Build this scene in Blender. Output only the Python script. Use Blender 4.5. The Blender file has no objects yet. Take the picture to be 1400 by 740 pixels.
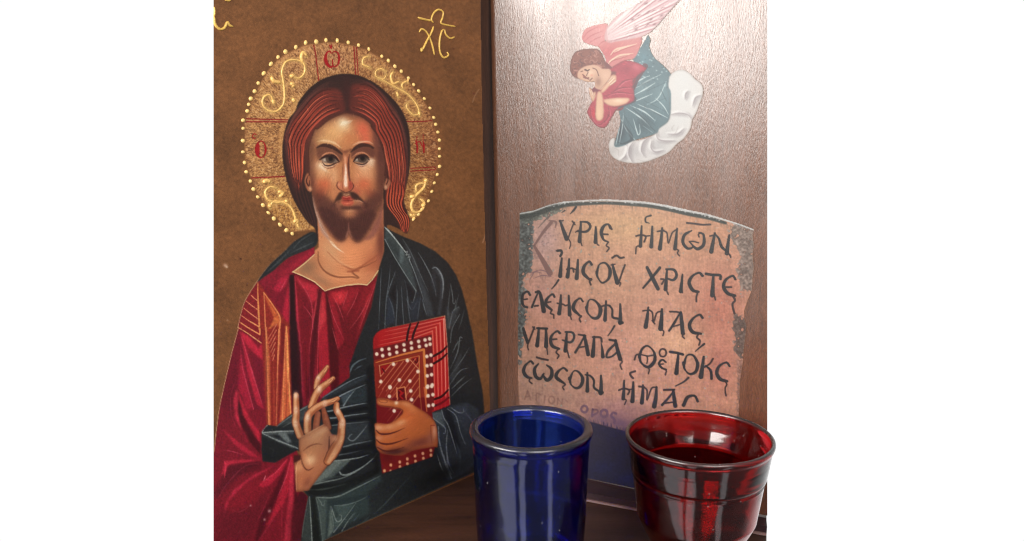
import bpy, math, random
import numpy as np
from mathutils import Vector

random.seed(7)
rng = np.random.default_rng(11)
scene = bpy.context.scene
col = scene.collection

# ------------------------------------------------------------------ camera
F_PX, PITCH, CAM_H = 1100.0, math.radians(10.5), 0.232
cam_data = bpy.data.cameras.new("camera")
cam_data.sensor_width = 36.0
cam_data.lens = 36.0 * F_PX / 1400.0
cam_data.clip_start, cam_data.clip_end = 0.01, 100.0
cam = bpy.data.objects.new("camera", cam_data)
cam.location = (0, 0, CAM_H)
cam.rotation_euler = (math.pi / 2 - PITCH, 0, 0)
col.objects.link(cam)
scene.camera = cam

# ------------------------------------------------------------------ world: bright white studio behind, dim room in front
world = bpy.data.worlds.new("World")
scene.world = world
world.use_nodes = True
wt = world.node_tree
wt.nodes.clear()
w_out = wt.nodes.new("ShaderNodeOutputWorld")
w_bg = wt.nodes.new("ShaderNodeBackground")
w_tc = wt.nodes.new("ShaderNodeTexCoord")
w_sep = wt.nodes.new("ShaderNodeSeparateXYZ")
w_map = wt.nodes.new("ShaderNodeMapRange")
w_map.interpolation_type = 'SMOOTHSTEP'
w_map.inputs["From Min"].default_value = -0.1
w_map.inputs["From Max"].default_value = 0.55
w_map.inputs["To Min"].default_value = WORLD_FRONT = 0.22
w_map.inputs["To Max"].default_value = 1.02
wt.links.new(w_tc.outputs["Generated"], w_sep.inputs[0])
wt.links.new(w_sep.outputs["Y"], w_map.inputs["Value"])
wt.links.new(w_map.outputs[0], w_bg.inputs["Strength"])
w_bg.inputs["Color"].default_value = (1, 1, 1, 1)
wt.links.new(w_bg.outputs[0], w_out.inputs[0])

# ------------------------------------------------------------------ lamps: the room's windows, then added low lamps for cup reflections
def area_lamp(name, az, el, dist, sx, sy, power, color, target=(0, 0.45, 0.12)):
    """az: degrees to the left of the direction back past the camera; el: degrees up."""
    a, e = math.radians(az), math.radians(el)
    d = Vector((-math.sin(a) * math.cos(e), -math.cos(a) * math.cos(e), math.sin(e)))
    t = Vector(target)
    l = bpy.data.lights.new(name, 'AREA')
    l.shape = 'RECTANGLE'
    l.size, l.size_y = sx, sy
    l.energy = power
    l.color = color
    o = bpy.data.objects.new(name, l)
    o.location = t + d * dist
    o.rotation_euler = (-d).to_track_quat('-Z', 'Y').to_euler()
    col.objects.link(o)
    return o
area_lamp("window_light", -16, 24, 1.5, 0.9, 0.75, 22, (1.0, 0.96, 0.92), (0.0, 0.45, 0.14))
area_lamp("side_window_light", 52, 14.5, 1.3, 0.9, 0.48, 30, (1.0, 0.965, 0.925), (0.13, 0.45, 0.2))
area_lamp("cup_sheen_light", 52, -32, 1.1, 0.62, 0.6, 1.9, (0.94, 0.96, 1.0), (0.05, 0.4, 0.05))  # added lamp, for the broad grey sheen on the cups
area_lamp("cup_streak_light", 18, -30, 1.1, 0.2, 0.7, 0.8, (0.94, 0.97, 1.0), (0.03, 0.4, 0.05))  # added lamp, for the narrow bright streak on the cups
area_lamp("cup_right_streak_light", -34, -30, 1.1, 0.14, 0.7, 0.5, (0.94, 0.97, 1.0), (0.05, 0.4, 0.05))  # added lamp, for the streak right of each cup's middle

scene.view_settings.view_transform = 'Standard'
scene.view_settings.look = 'None'
scene.view_settings.exposure = 0.0
scene.view_settings.gamma = 1.0
scene.cycles.use_denoising = True
scene.cycles.filter_width = 1.15
scene.cycles.max_bounces = 16
scene.cycles.transmission_bounces = 12
scene.cycles.sample_clamp_indirect = 3.0

# ------------------------------------------------------------------ geometry helpers
C_R = np.array([1.0, 0, 0])
C_U = np.array([0, math.sin(PITCH), math.cos(PITCH)])
C_F = np.array([0, math.cos(PITCH), -math.sin(PITCH)])
C_O = np.array([0, 0, CAM_H])

def ray(x, y):
    x = np.asarray(x, float); y = np.asarray(y, float)
    return C_F * F_PX + (x - 700)[..., None] * C_R - (y - 370)[..., None] * C_U

def on_floor(x, y, z=0.0):
    d = ray(x, y)
    return C_O + d * ((z - CAM_H) / d[..., 2])[..., None]

class Plane:
    """vertical board face through two floor points; lift moves it towards the viewer"""
    def __init__(self, p, q):
        self.p = np.array(p)
        u = np.array(q) - self.p; u[2] = 0
        self.u = u / np.linalg.norm(u)
        n = np.array([self.u[1], -self.u[0], 0.0])
        if np.dot(n, C_O - self.p) < 0: n = -n
        self.n = n
    def at(self, x, y, lift=0.0):
        d = ray(x, y)
        t = np.dot(self.p + self.n * lift - C_O, self.n) / (d @ self.n)
        return C_O + d * t[..., None]

FOLD = on_floor(673, 638)
LEFT = Plane(FOLD, on_floor(446, 738))
RIGHT = Plane(FOLD, on_floor(878, 684))

def tag(o, label=None, cat=None, group=None, kind=None):
    if label: o["label"] = label
    if cat: o["category"] = cat
    if group: o["group"] = group
    if kind: o["kind"] = kind
    return o

def empty(name, loc):
    o = bpy.data.objects.new(name, None)
    o.empty_display_size = 0.02
    o.location = loc
    col.objects.link(o)
    return o

def mesh_obj(name, verts, faces, mat, parent=None, colors=None, smooth=False):
    """verts (n,3); faces: list of (m,k) int arrays or lists"""
    me = bpy.data.meshes.new(name)
    verts = np.asarray(verts, np.float64)
    off = np.zeros(3)
    pos = verts
    polys = []
    for f in faces:
        polys.append(np.asarray(f, np.int32))
    me.vertices.add(len(pos))
    root = np.zeros(3)
    if parent is not None:
        o_ = parent
        while o_ is not None:
            root += np.array(o_.location); o_ = o_.parent
    me.vertices.foreach_set("co", (pos - root).astype(np.float32).ravel())
    loops, starts, totals = [], [], []
    s = 0
    for p in polys:
        if p.ndim == 1: p = p[None, :]
        loops.append(p.ravel())
        k = p.shape[1]
        starts.append(s + np.arange(len(p)) * k)
        totals.append(np.full(len(p), k))
        s += p.size
    loops = np.concatenate(loops); starts = np.concatenate(starts); totals = np.concatenate(totals)
    me.loops.add(len(loops)); me.loops.foreach_set("vertex_index", loops.astype(np.int32))
    me.polygons.add(len(starts))
    me.polygons.foreach_set("loop_start", starts.astype(np.int32))
    me.polygons.foreach_set("loop_total", totals.astype(np.int32))
    me.polygons.foreach_set("use_smooth", np.full(len(starts), bool(smooth)))
    me.update(calc_edges=True)
    if colors is not None:
        a = me.color_attributes.new("paint", 'FLOAT_COLOR', 'POINT')
        a.data.foreach_set("color", np.c_[colors, np.ones(len(colors))].astype(np.float32).ravel())
    me.materials.append(mat)
    me.validate()
    o = bpy.data.objects.new(name, me)
    col.objects.link(o)
    if parent is not None:
        o.parent = parent
    return o

def prism(front, back):
    """closed solid from two matching loops (n,3)"""
    n = len(front)
    v = np.concatenate([front, back])
    i = np.arange(n); j = (i + 1) % n
    return v, [np.arange(n), np.arange(n)[::-1] + n, np.stack([j, i, i + n, j + n], 1)]

def dense(profile, step=0.0007):
    out = [profile[0]]
    for (r0, z0), (r1, z1) in zip(profile, profile[1:]):
        n = max(1, int(math.hypot(r1 - r0, z1 - z0) / step))
        out += [(r0 + (r1 - r0) * i / n, z0 + (z1 - z0) * i / n) for i in range(1, n + 1)]
    return out

def lathe(profile, cx, cy, seg=160, closed=True, wob=None):
    """profile: list of (r,z); poles allowed at both ends (r=0)"""
    prof = dense(list(profile))
    ang = np.arange(seg) * 2 * math.pi / seg
    verts = []; rings = []
    for r, z in prof:
        if r < 1e-7:
            rings.append([len(verts)]); verts.append((cx, cy, z))
        else:
            s = len(verts)
            for a in ang:
                k = 1.0 if wob is None else 1 + wob(a, z)
                verts.append((cx + r * k * math.cos(a), cy + r * k * math.sin(a), z))
            rings.append(list(range(s, s + seg)))
    quads, tris = [], []
    for a, b in zip(rings, rings[1:]):
        for i in range(seg):
            j = (i + 1) % seg
            if len(a) == 1: tris.append((a[0], b[j], b[i]))
            elif len(b) == 1: tris.append((a[i], a[j], b[0]))
            else: quads.append((a[i], a[j], b[j], b[i]))
    f = []
    if quads: f.append(np.array(quads))
    if tris: f.append(np.array(tris))
    return np.array(verts), f

def srgb(c):
    c = np.asarray(c, float) / 255.0
    return np.where(c <= 0.04045, c / 12.92, ((c + 0.055) / 1.055) ** 2.4)

# ------------------------------------------------------------------ materials
def new_mat(name):
    m = bpy.data.materials.new(name)
    m.use_nodes = True
    nt = m.node_tree
    return m, nt, nt.nodes["Principled BSDF"]

def nn(nt, typ, **kw):
    n = nt.nodes.new(typ)
    for k, v in kw.items():
        if k in n.inputs: n.inputs[k].default_value = v
        else: setattr(n, k, v)
    return n

def add_bump(nt, bsdf, height, strength, dist):
    b = nn(nt, "ShaderNodeBump", Strength=strength, Distance=dist)
    nt.links.new(height, b.inputs["Height"])
    nt.links.new(b.outputs[0], bsdf.inputs["Normal"])
    return b

def mat_paint(name, gain, rough=0.42, spec=0.4, bump=0.15, scale=2600, coat=0.0, grain=(1, 1, 1), metallic=0.0, mott=0.12):
    """painted surface: colour attribute of the brushwork, broken up by fine craquelure noise"""
    m, nt, b = new_mat(name)
    at = nn(nt, "ShaderNodeAttribute", attribute_name="paint")
    tc = nn(nt, "ShaderNodeTexCoord")
    mp = nn(nt, "ShaderNodeMapping"); mp.inputs["Scale"].default_value = grain
    nt.links.new(tc.outputs["Object"], mp.inputs[0])
    n1 = nn(nt, "ShaderNodeTexNoise", Scale=scale, Detail=3.0)
    nt.links.new(mp.outputs[0], n1.inputs["Vector"])
    mr = nn(nt, "ShaderNodeMapRange"); mr.inputs["From Min"].default_value = 0.3; mr.inputs["From Max"].default_value = 0.7
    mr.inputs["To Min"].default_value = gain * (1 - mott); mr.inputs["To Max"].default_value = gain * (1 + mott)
    nt.links.new(n1.outputs[0], mr.inputs[0])
    vm = nn(nt, "ShaderNodeVectorMath", operation='SCALE')
    nt.links.new(at.outputs["Color"], vm.inputs[0]); nt.links.new(mr.outputs[0], vm.inputs["Scale"])
    nt.links.new(vm.outputs[0], b.inputs["Base Color"])
    b.inputs["Roughness"].default_value = rough
    b.inputs["Specular IOR Level"].default_value = spec
    b.inputs["Metallic"].default_value = metallic
    if bump: add_bump(nt, b, n1.outputs[0], bump, 0.0004)
    return m

def mat_wood(name, dark, light, scale, stretch, rough, spec, bump, fine=3000, fine_amt=0.3, rot=(0, 0, 0), bdist=0.0006):
    m, nt, b = new_mat(name)
    tc = nn(nt, "ShaderNodeTexCoord")
    mp = nn(nt, "ShaderNodeMapping"); mp.inputs["Scale"].default_value = stretch; mp.inputs["Rotation"].default_value = rot
    nt.links.new(tc.outputs["Object"], mp.inputs[0])
    n1 = nn(nt, "ShaderNodeTexNoise", Scale=scale, Detail=6.0, Roughness=0.6, Distortion=0.4)
    n2 = nn(nt, "ShaderNodeTexNoise", Scale=fine, Detail=2.0)
    nt.links.new(mp.outputs[0], n1.inputs["Vector"]); nt.links.new(mp.outputs[0], n2.inputs["Vector"])
    mx = nn(nt, "ShaderNodeMix", data_type='FLOAT'); mx.inputs[0].default_value = fine_amt
    nt.links.new(n1.outputs[0], mx.inputs[2]); nt.links.new(n2.outputs[0], mx.inputs[3])
    cr = nn(nt, "ShaderNodeValToRGB")
    cr.color_ramp.elements[0].position = 0.32; cr.color_ramp.elements[1].position = 0.68
    cr.color_ramp.elements[0].color = (*dark, 1); cr.color_ramp.elements[1].color = (*light, 1)
    nt.links.new(mx.outputs[0], cr.inputs[0])
    nt.links.new(cr.outputs[0], b.inputs["Base Color"])
    n3 = nn(nt, "ShaderNodeTexNoise", Scale=38.0, Detail=4.0, Roughness=0.65)     # patchy varnish
    nt.links.new(mp.outputs[0], n3.inputs["Vector"])
    rr = nn(nt, "ShaderNodeMapRange"); rr.inputs["From Min"].default_value = 0.3; rr.inputs["From Max"].default_value = 0.7
    rr.inputs["To Min"].default_value = rough * 0.82; rr.inputs["To Max"].default_value = rough * 1.22
    nt.links.new(n3.outputs[0], rr.inputs[0]); nt.links.new(rr.outputs[0], b.inputs["Roughness"])
    b.inputs["Specular IOR Level"].default_value = spec
    add_bump(nt, b, mx.outputs[0], bump, bdist)
    return m

def mat_glass(name, color, density, rim_z, rough=0.1, ior=1.5):
    m, nt, b = new_mat(name)
    b.inputs["Base Color"].default_value = (0.86, 0.84, 0.84, 1)
    b.inputs["Transmission Weight"].default_value = 1.0
    b.inputs["Roughness"].default_value = rough
    b.inputs["IOR"].default_value = ior
    # the lip is rougher and a little milky above rim_z, imitating its grey reflections
    geo = nn(nt, "ShaderNodeNewGeometry"); sp = nn(nt, "ShaderNodeSeparateXYZ")
    nt.links.new(geo.outputs["Position"], sp.inputs[0])
    for sock, lo, hi in (("Roughness", rough, 0.26), ("Transmission Weight", 1.0, 0.983)):
        r_ = nn(nt, "ShaderNodeMapRange"); r_.interpolation_type = 'SMOOTHSTEP'
        r_.inputs["From Min"].default_value = rim_z - 0.0006; r_.inputs["From Max"].default_value = rim_z + 0.0004
        r_.inputs["To Min"].default_value = lo; r_.inputs["To Max"].default_value = hi
        nt.links.new(sp.outputs["Z"], r_.inputs["Value"])
        if sock == "Roughness":
            nt.links.new(r_.outputs[0], b.inputs[sock])
        else:   # scattered dust grains stuck to the glass
            vo = nn(nt, "ShaderNodeTexVoronoi", Scale=260.0, Randomness=1.0)
            nt.links.new(geo.outputs["Position"], vo.inputs["Vector"])
            lt_ = nn(nt, "ShaderNodeMath", operation='LESS_THAN'); lt_.inputs[1].default_value = 0.075
            nt.links.new(vo.outputs["Distance"], lt_.inputs[0])
            ss_ = nn(nt, "ShaderNodeSeparateColor"); nt.links.new(vo.outputs["Color"], ss_.inputs[0])
            gt_ = nn(nt, "ShaderNodeMath", operation='GREATER_THAN'); gt_.inputs[1].default_value = 0.62
            nt.links.new(ss_.outputs[0], gt_.inputs[0])
            mu_ = nn(nt, "ShaderNodeMath", operation='MULTIPLY'); nt.links.new(lt_.outputs[0], mu_.inputs[0]); nt.links.new(gt_.outputs[0], mu_.inputs[1])
            m2_ = nn(nt, "ShaderNodeMath", operation='MULTIPLY_ADD'); m2_.inputs[1].default_value = -0.3
            nt.links.new(mu_.outputs[0], m2_.inputs[0]); nt.links.new(r_.outputs[0], m2_.inputs[2])
            nt.links.new(m2_.outputs[0], b.inputs[sock])
    va = nn(nt, "ShaderNodeVolumeAbsorption", Density=density)
    va.inputs["Color"].default_value = (*color, 1)
    nt.links.new(va.outputs[0], nt.nodes["Material Output"].inputs["Volume"])
    tc = nn(nt, "ShaderNodeTexCoord")
    n1 = nn(nt, "ShaderNodeTexNoise", Scale=55.0, Detail=1.0)
    nt.links.new(tc.outputs["Object"], n1.inputs["Vector"])
    add_bump(nt, b, n1.outputs[0], 0.25, 0.002)
    return m

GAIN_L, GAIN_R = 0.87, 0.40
M_PAINT = mat_paint("icon_paint", GAIN_L, 0.38, 0.4, 0.2)
M_HALO = mat_paint("halo_gilding", GAIN_L, 0.36, 0.5, 0.5, 2400, metallic=0.2, mott=0.08)
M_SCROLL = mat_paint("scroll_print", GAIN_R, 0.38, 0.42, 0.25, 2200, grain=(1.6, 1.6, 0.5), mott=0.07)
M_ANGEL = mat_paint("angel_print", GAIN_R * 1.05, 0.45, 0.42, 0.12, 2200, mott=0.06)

# ------------------------------------------------------------------ the brush: paints onto a numpy sheet, sampled by the painted meshes
SS = 2
PX0, PY0, PX1, PY1 = 284, -16, 1066, 756
PH, PW = (PY1 - PY0) * SS, (PX1 - PX0) * SS
sheet = np.zeros((PH, PW, 3), np.float32)
region = np.zeros((PH, PW), np.int16)
REG = {}

def reg(name):
    if name not in REG: REG[name] = len(REG) + 1
    return REG[name]

def Zf(x0, y0, s):
    return lambda *pts: [(x0 + x / s, y0 + y / s) for x, y in pts]
ZA, ZB, ZC = Zf(280, 0, 4.11), Zf(460, 0, 4.1125), Zf(370, 90, 3.083)
ZD, ZE, ZFF, ZG = Zf(290, 300, 3.364), Zf(470, 300, 3.364), Zf(285, 520, 3.364), Zf(470, 520, 3.364)
EYE, MOU, HAIR = Zf(400, 160, 7.4), Zf(400, 240, 7.4), Zf(380, 90, 7.0)
HN1, HN2 = Zf(390, 490, 7.4), Zf(390, 570, 7.4)
BK1, BK2, LOW = Zf(500, 420, 6.166), Zf(500, 530, 6.166), Zf(410, 630, 6.727)
HL, HR = Zf(325, 150, 4.11), Zf(530, 150, 4.11)
R3, R4, R5, R6 = Zf(310, 330, 6.167), Zf(290, 440, 6.167), Zf(395, 370, 5.692), Zf(285, 600, 5.286)
R7, R8, R2, RW, TOP = Zf(510, 310, 5.2875), Zf(580, 420, 3.08), Zf(285, 510, 5.286), Zf(350, 480, 4.622), Zf(380, 60, 7.778)
S1, S2, S6 = Zf(700, 260, 6.167), Zf(860, 260, 5.693), Zf(840, 450, 5.286)
S3, S4, S5 = Zf(700, 370, 6.167), Zf(860, 370, 5.693), Zf(700, 470, 6.167)
W1, W2 = Zf(770, 0, 6.167), Zf(790, 100, 5.286)

def smooth_pts(pts, closed=False, k=6):
    p = np.asarray(pts, float)
    n = len(p)
    if n < 3: return p
    if closed:
        P = np.concatenate([p[-1:], p, p[:2]])
        m = n
    else:
        P = np.concatenate([2 * p[:1] - p[1:2], p, 2 * p[-1:] - p[-2:-1]])
        m = n - 1
    t = np.linspace(0, 1, k, endpoint=False)[:, None]
    out = []
    for i in range(m):
        a, b, c, d = P[i], P[i + 1], P[i + 2], P[i + 3]
        out.append(0.5 * ((2 * b) + (-a + c) * t + (2 * a - 5 * b + 4 * c - d) * t ** 2 + (-a + 3 * b - 3 * c + d) * t ** 3))
    out = np.concatenate(out)
    return out if closed else np.concatenate([out, p[-1:]])

def to_c(p):
    p = np.asarray(p, float)
    return np.c_[(p[:, 0] - PX0) * SS, (p[:, 1] - PY0) * SS]

def bbox(c, pad):
    x0 = max(0, int(c[:, 0].min() - pad)); x1 = min(PW, int(c[:, 0].max() + pad) + 2)
    y0 = max(0, int(c[:, 1].min() - pad)); y1 = min(PH, int(c[:, 1].max() + pad) + 2)
    return x0, y0, max(x1, x0 + 1), max(y1, y0 + 1)

def blur(m, r):
    """three box blurs, r in sheet cells"""
    r = int(round(r))
    if r < 1: return m
    for _ in range(2):
        for ax in (0, 1):
            pad = [(0, 0)] * m.ndim; pad[ax] = (r + 1, r)
            c = np.cumsum(np.pad(m, pad, mode='edge'), axis=ax, dtype=np.float64)
            n = m.shape[ax]
            a = np.take(c, np.arange(2 * r + 1, 2 * r + 1 + n), axis=ax) - np.take(c, np.arange(0, n), axis=ax)
            m = (a / (2 * r + 1)).astype(np.float32)
    return m

def poly_mask(pts, smooth=True, pad=4):
    p = smooth_pts(pts, True) if smooth else np.asarray(pts, float)
    c = to_c(p)
    x0, y0, x1, y1 = bbox(c, pad)
    m = np.zeros((y1 - y0, x1 - x0), bool)
    xs = np.arange(x0, x1)
    n = len(c)
    for i in range(n):
        (ax, ay), (bx, by) = c[i], c[(i + 1) % n]
        if ay == by: continue
        if ay > by: ax, ay, bx, by = bx, by, ax, ay
        r0, r1 = max(y0, math.ceil(ay)), min(y1 - 1, math.ceil(by) - 1)
        if r1 < r0: continue
        ys = np.arange(r0, r1 + 1)
        xc = ax + (ys - ay) * (bx - ax) / (by - ay)
        m[r0 - y0:r1 - y0 + 1] ^= xs[None, :] >= xc[:, None]
    return (slice(y0, y1), slice(x0, x1)), m

def full(pts, smooth=True):
    s, m = poly_mask(pts, smooth)
    f = np.zeros((PH, PW), np.float32); f[s] = m
    return blur(f, 1)

def blend(s, a, c, clip=None, label=None):
    if clip is not None: a = a * clip[s]
    cc = np.asarray(c, np.float32)
    sheet[s] = sheet[s] * (1 - a[..., None]) + cc * a[..., None]
    if label is not None: region[s][a > 0.5] = reg(label)

def fill(pts, c, soft=0.5, alpha=1.0, smooth=True, clip=None, label=None):
    s, m = poly_mask(pts, smooth, pad=4 + soft * SS * 2.5)
    a = blur(m.astype(np.float32), max(1, soft * SS))
    if label is not None: region[s][m] = reg(label)
    blend(s, a * alpha, c, clip)

def stroke(pts, c, w, alpha=1.0, soft=0.7, smooth=True, clip=None, label=None):
    """w: number or list of widths along the path (photo px)"""
    p = smooth_pts(pts, False) if smooth and len(pts) > 2 else np.asarray(pts, float)
    q = to_c(p)
    ws = np.atleast_1d(np.asarray(w, float)) * SS / 2
    d = np.r_[0, np.cumsum(np.hypot(*np.diff(q, axis=0).T))]
    wi = np.interp(d / max(d[-1], 1e-6), np.linspace(0, 1, len(ws)), ws) if len(ws) > 1 else np.full(len(q), ws[0])
    pad = wi.max() + soft * SS * 1.5 + 2
    x0, y0, x1, y1 = bbox(q, pad)
    a = np.zeros((y1 - y0, x1 - x0), np.float32)
    for i in range(len(q) - 1):
        A, B = q[i], q[i + 1]
        bx0 = max(x0, int(min(A[0], B[0]) - pad)); bx1 = min(x1, int(max(A[0], B[0]) + pad) + 1)
        by0 = max(y0, int(min(A[1], B[1]) - pad)); by1 = min(y1, int(max(A[1], B[1]) + pad) + 1)
        if bx1 <= bx0 or by1 <= by0: continue
        X, Y = np.meshgrid(np.arange(bx0, bx1), np.arange(by0, by1))
        v = B - A; L = max(v @ v, 1e-9)
        t = np.clip(((X - A[0]) * v[0] + (Y - A[1]) * v[1]) / L, 0, 1)
        dist = np.hypot(X - A[0] - t * v[0], Y - A[1] - t * v[1])
        ww = wi[i] + t * (wi[i + 1] - wi[i])
        cov = np.clip((ww - dist) / (soft * SS) + 0.5, 0, 1) * np.clip(ww / 0.6, 0, 1)
        sub = a[by0 - y0:by1 - y0, bx0 - x0:bx1 - x0]
        np.maximum(sub, cov, out=sub)
    blend((slice(y0, y1), slice(x0, x1)), a * alpha, c, clip, label)

def glow(x, y, rx, ry, c, alpha=1.0, rot=0.0, clip=None, p=1.0):
    cx, cy = (x - PX0) * SS, (y - PY0) * SS
    R = max(rx, ry) * SS * 2.4
    x0, x1 = max(0, int(cx - R)), min(PW, int(cx + R) + 1)
    y0, y1 = max(0, int(cy - R)), min(PH, int(cy + R) + 1)
    if x1 <= x0 or y1 <= y0: return
    X, Y = np.meshgrid(np.arange(x0, x1) - cx, np.arange(y0, y1) - cy)
    r = math.radians(rot)
    u = (X * math.cos(r) + Y * math.sin(r)) / (rx * SS)
    v = (-X * math.sin(r) + Y * math.cos(r)) / (ry * SS)
    a = np.exp(-((u * u + v * v) ** p) * 1.4).astype(np.float32) * alpha
    blend((slice(y0, y1), slice(x0, x1)), a, c, clip)

def rim_tone(pts, c, width, alpha, smooth=True, clip=None):
    """darker tone along the inside of an outline, the painter's contour modelling"""
    s, m = poly_mask(pts, smooth, pad=width * SS * 3)
    f = m.astype(np.float32)
    a = np.clip((1 - blur(f, width * SS)) * 2, 0, 1) * f
    blend(s, blur(a * alpha, 1), c, clip)

def resample(p, m):
    p = np.asarray(p, float)
    d = np.r_[0, np.cumsum(np.hypot(*np.diff(p, axis=0).T))]
    t = np.linspace(0, d[-1], m)
    return np.c_[np.interp(t, d, p[:, 0]), np.interp(t, d, p[:, 1])]

def strands(ga, gb, n, colours, w, alpha=1.0, t0=0.0, t1=1.0, jitter=0.4, a0=0.0, a1=1.0, soft=0.7, clip=None, label=None):
    A, B = resample(smooth_pts(ga), 40), resample(smooth_pts(gb), 40)
    for i in range(n):
        t = t0 + (t1 - t0) * (i + 0.5) / n
        P = A * (1 - t) + B * t
        k0 = int(40 * max(0, a0 + rng.uniform(-.04, .06))); k1 = int(40 * min(1, a1 + rng.uniform(-.08, .04)))
        P = P[k0:max(k1, k0 + 4)]
        P = P + np.c_[np.sin(np.linspace(0, 9, len(P)) + i * 1.3), np.cos(np.linspace(0, 8, len(P)) + i)] * jitter
        stroke(P.tolist(), colours[i % len(colours)], w, alpha, soft, False, clip, label)

def ell(cx, cy, rx, ry, n=20, rot=0):
    r = math.radians(rot)
    return [(cx + rx * math.cos(t) * math.cos(r) - ry * math.sin(t) * math.sin(r),
             cy + rx * math.cos(t) * math.sin(r) + ry * math.sin(t) * math.cos(r)) for t in np.arange(n) * 2 * math.pi / n]

# ------------------------------------------------------------------ the icon's painting
# ground coat
BOARD_PX = [(292, -40), (656, -40), (659, 150), (664, 350), (670, 560), (673, 637), (673, 640), (446, 740), (400, 760), (292, 810)]
sheet[:] = (117, 76, 45)
n1 = blur(rng.random((PH, PW)).astype(np.float32), 26); n1 = (n1 - n1.mean()) / n1.std()
n2 = blur(rng.random((PH, PW)).astype(np.float32), 3); n2 = (n2 - n2.mean()) / n2.std()
n3 = blur(rng.random((PH, PW)).astype(np.float32), 1); n3 = (n3 - n3.mean()) / n3.std()
sheet *= (1 + 0.035 * n1 + 0.03 * n2 + 0.03 * n3)[..., None]
fill([(284, -16), (700, -16), (700, 756), (284, 756)], (112, 72, 45), 0.5, 0.0, False)
s_, m_ = poly_mask(BOARD_PX, False); region[s_][m_] = reg("board")
for _ in range(150):     # hairline scratches and rubbed flecks in the varnish
    x, y = rng.uniform(294, 664), rng.uniform(0, 690)
    a, L = rng.uniform(0, math.pi), rng.uniform(2, 14)
    stroke([(x, y), (x + L * math.cos(a), y + L * math.sin(a))], (160, 115, 80) if rng.random() < .6 else (70, 42, 26), 0.6, rng.uniform(.15, .4))
for x, y, r, c in [(308, 363, 3.2, (190, 150, 125)), (310, 365, 2, (205, 175, 150)), (329, 354, 1.6, (60, 32, 22)), (337.5, 390, 1.4, (70, 38, 24)),
                   (620, 67, 2, (85, 48, 30)), (363, 172, 1.5, (70, 42, 28)), (311, 438, 1.5, (160, 120, 90)), (648, 128, 2, (95, 50, 35))]:
    glow(x, y, r, r * .9, c, .9)
for _ in range(90):
    glow(rng.uniform(294, 664), rng.uniform(0, 690), *(rng.uniform(.5, 1.1, 2)), (80, 48, 30) if rng.random() < .6 else (165, 122, 90), .55)
stroke([(657, 0), (660, 150), (665, 350), (671, 560), (673, 640)], (140, 95, 68), 1.4, .6)
stroke([(646, 140), (650, 130), (655, 122)], (165, 125, 95), 1.2, .6)
stroke([(664, 320), (660, 332)], (175, 130, 100), 1.5, .7)

# ---- halo
PEARLS = [(461, 55.8), (476, 58.4), (490, 62), (504, 67.4), (521.8, 77.3), (530.8, 83.2), (539.8, 91), (548.5, 97.8), (558.2, 107),
          (565.3, 116), (572.3, 124.7), (580, 135.2), (587.7, 148)] + HR((258, 45), (269, 83), (281, 127), (290, 172), (290, 220), (291, 263),
          (291, 320), (278, 365), (261, 412), (247, 460), (228, 513), (190, 560), (172, 588), (143, 617)) + \
         [(445.5, 55.2), (432.3, 57.4), (417.7, 58.6), (404.3, 64.7), (390.2, 71), (380, 78.3), (370.3, 87.6), (360.5, 100.5), (353, 113.9),
          (348, 125), (342.8, 135), (340, 143), (338, 152), (332.3, 164.7), (332.3, 175.7)] + \
         HL((29, 175), (29, 238), (38, 298), (48, 350), (71, 402), (88, 447), (112, 491), (142, 537), (172, 580), (203, 612), (237, 647), (273, 677), (306, 697))
hc = np.array((467.0, 196.0))
ring = np.array(PEARLS); ang_ = np.arctan2(ring[:, 1] - hc[1], ring[:, 0] - hc[0])
ring = ring[np.argsort(ang_)]
inner = hc + (ring - hc) * 0.978
HALO = [tuple(p) for p in inner]
HM = full(HALO)
fill(HALO, (212, 156, 94), .5, label="halo")
glow(400, 100, 60, 60, (214, 158, 102), .6, clip=HM)
glow(455, 80, 60, 30, (214, 152, 108), .6, clip=HM)
glow(365, 200, 40, 40, (208, 148, 92), .6, clip=HM)
glow(590, 210, 30, 80, (170, 110, 70), .85, clip=HM)
glow(575, 260, 30, 50, (168, 116, 62), .7, clip=HM)
glow(390, 290, 50, 40, (212, 154, 80), .7, clip=HM)
glow(530, 110, 40, 40, (180, 124, 76), .5, clip=HM)
# stippled tooling: short dark worm marks and bright grains
sx = blur(rng.random((PH, PW)).astype(np.float32), 1)
sx = (sx - sx.mean()) / sx.std()
st = np.clip((sx - 0.25) * 1.6, 0, 1) * HM
sheet[:] = sheet * (1 - 0.26 * st[..., None]) + np.array((92, 48, 28), np.float32) * 0.26 * st[..., None]
st = np.clip((-sx - 0.9) * 1.6, 0, 1) * HM
sheet[:] = sheet * (1 - 0.5 * st[..., None]) + np.array((235, 192, 140), np.float32) * 0.5 * st[..., None]
for _ in range(7000):
    a = rng.uniform(0, 2 * math.pi); r = rng.uniform(85, 138)
    x, y = hc[0] + r * math.cos(a), hc[1] + r * math.sin(a)
    if not (HM[min(PH - 1, max(0, int((y - PY0) * SS))), min(PW - 1, max(0, int((x - PX0) * SS)))] > .9): continue
    b = a + rng.uniform(-.7, .7)
    stroke([(x, y), (x + 2.6 * math.cos(b), y + 2.6 * math.sin(b))], (78, 40, 26), .8, .4, clip=HM)
rim_tone(HALO, (120, 62, 42), 1.2, .5)
RED = (142, 26, 30)
NBAR = [0]
def bar(p, w=1.5, a=.9): stroke(p, RED, w, a, smooth=False, clip=HM, label="cross_line_%d" % NBAR[0]); NBAR[0] += 1
bar(ZA((232, 668), (475, 674)), 1.4); bar(ZA((232, 685), (472, 686)), 1.6)
stroke(ZA((232, 677), (475, 680)), (215, 150, 110), .8, .6, clip=HM)
bar(ZA((612, 255), (622, 300), (640, 452)), 1.5)
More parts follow.
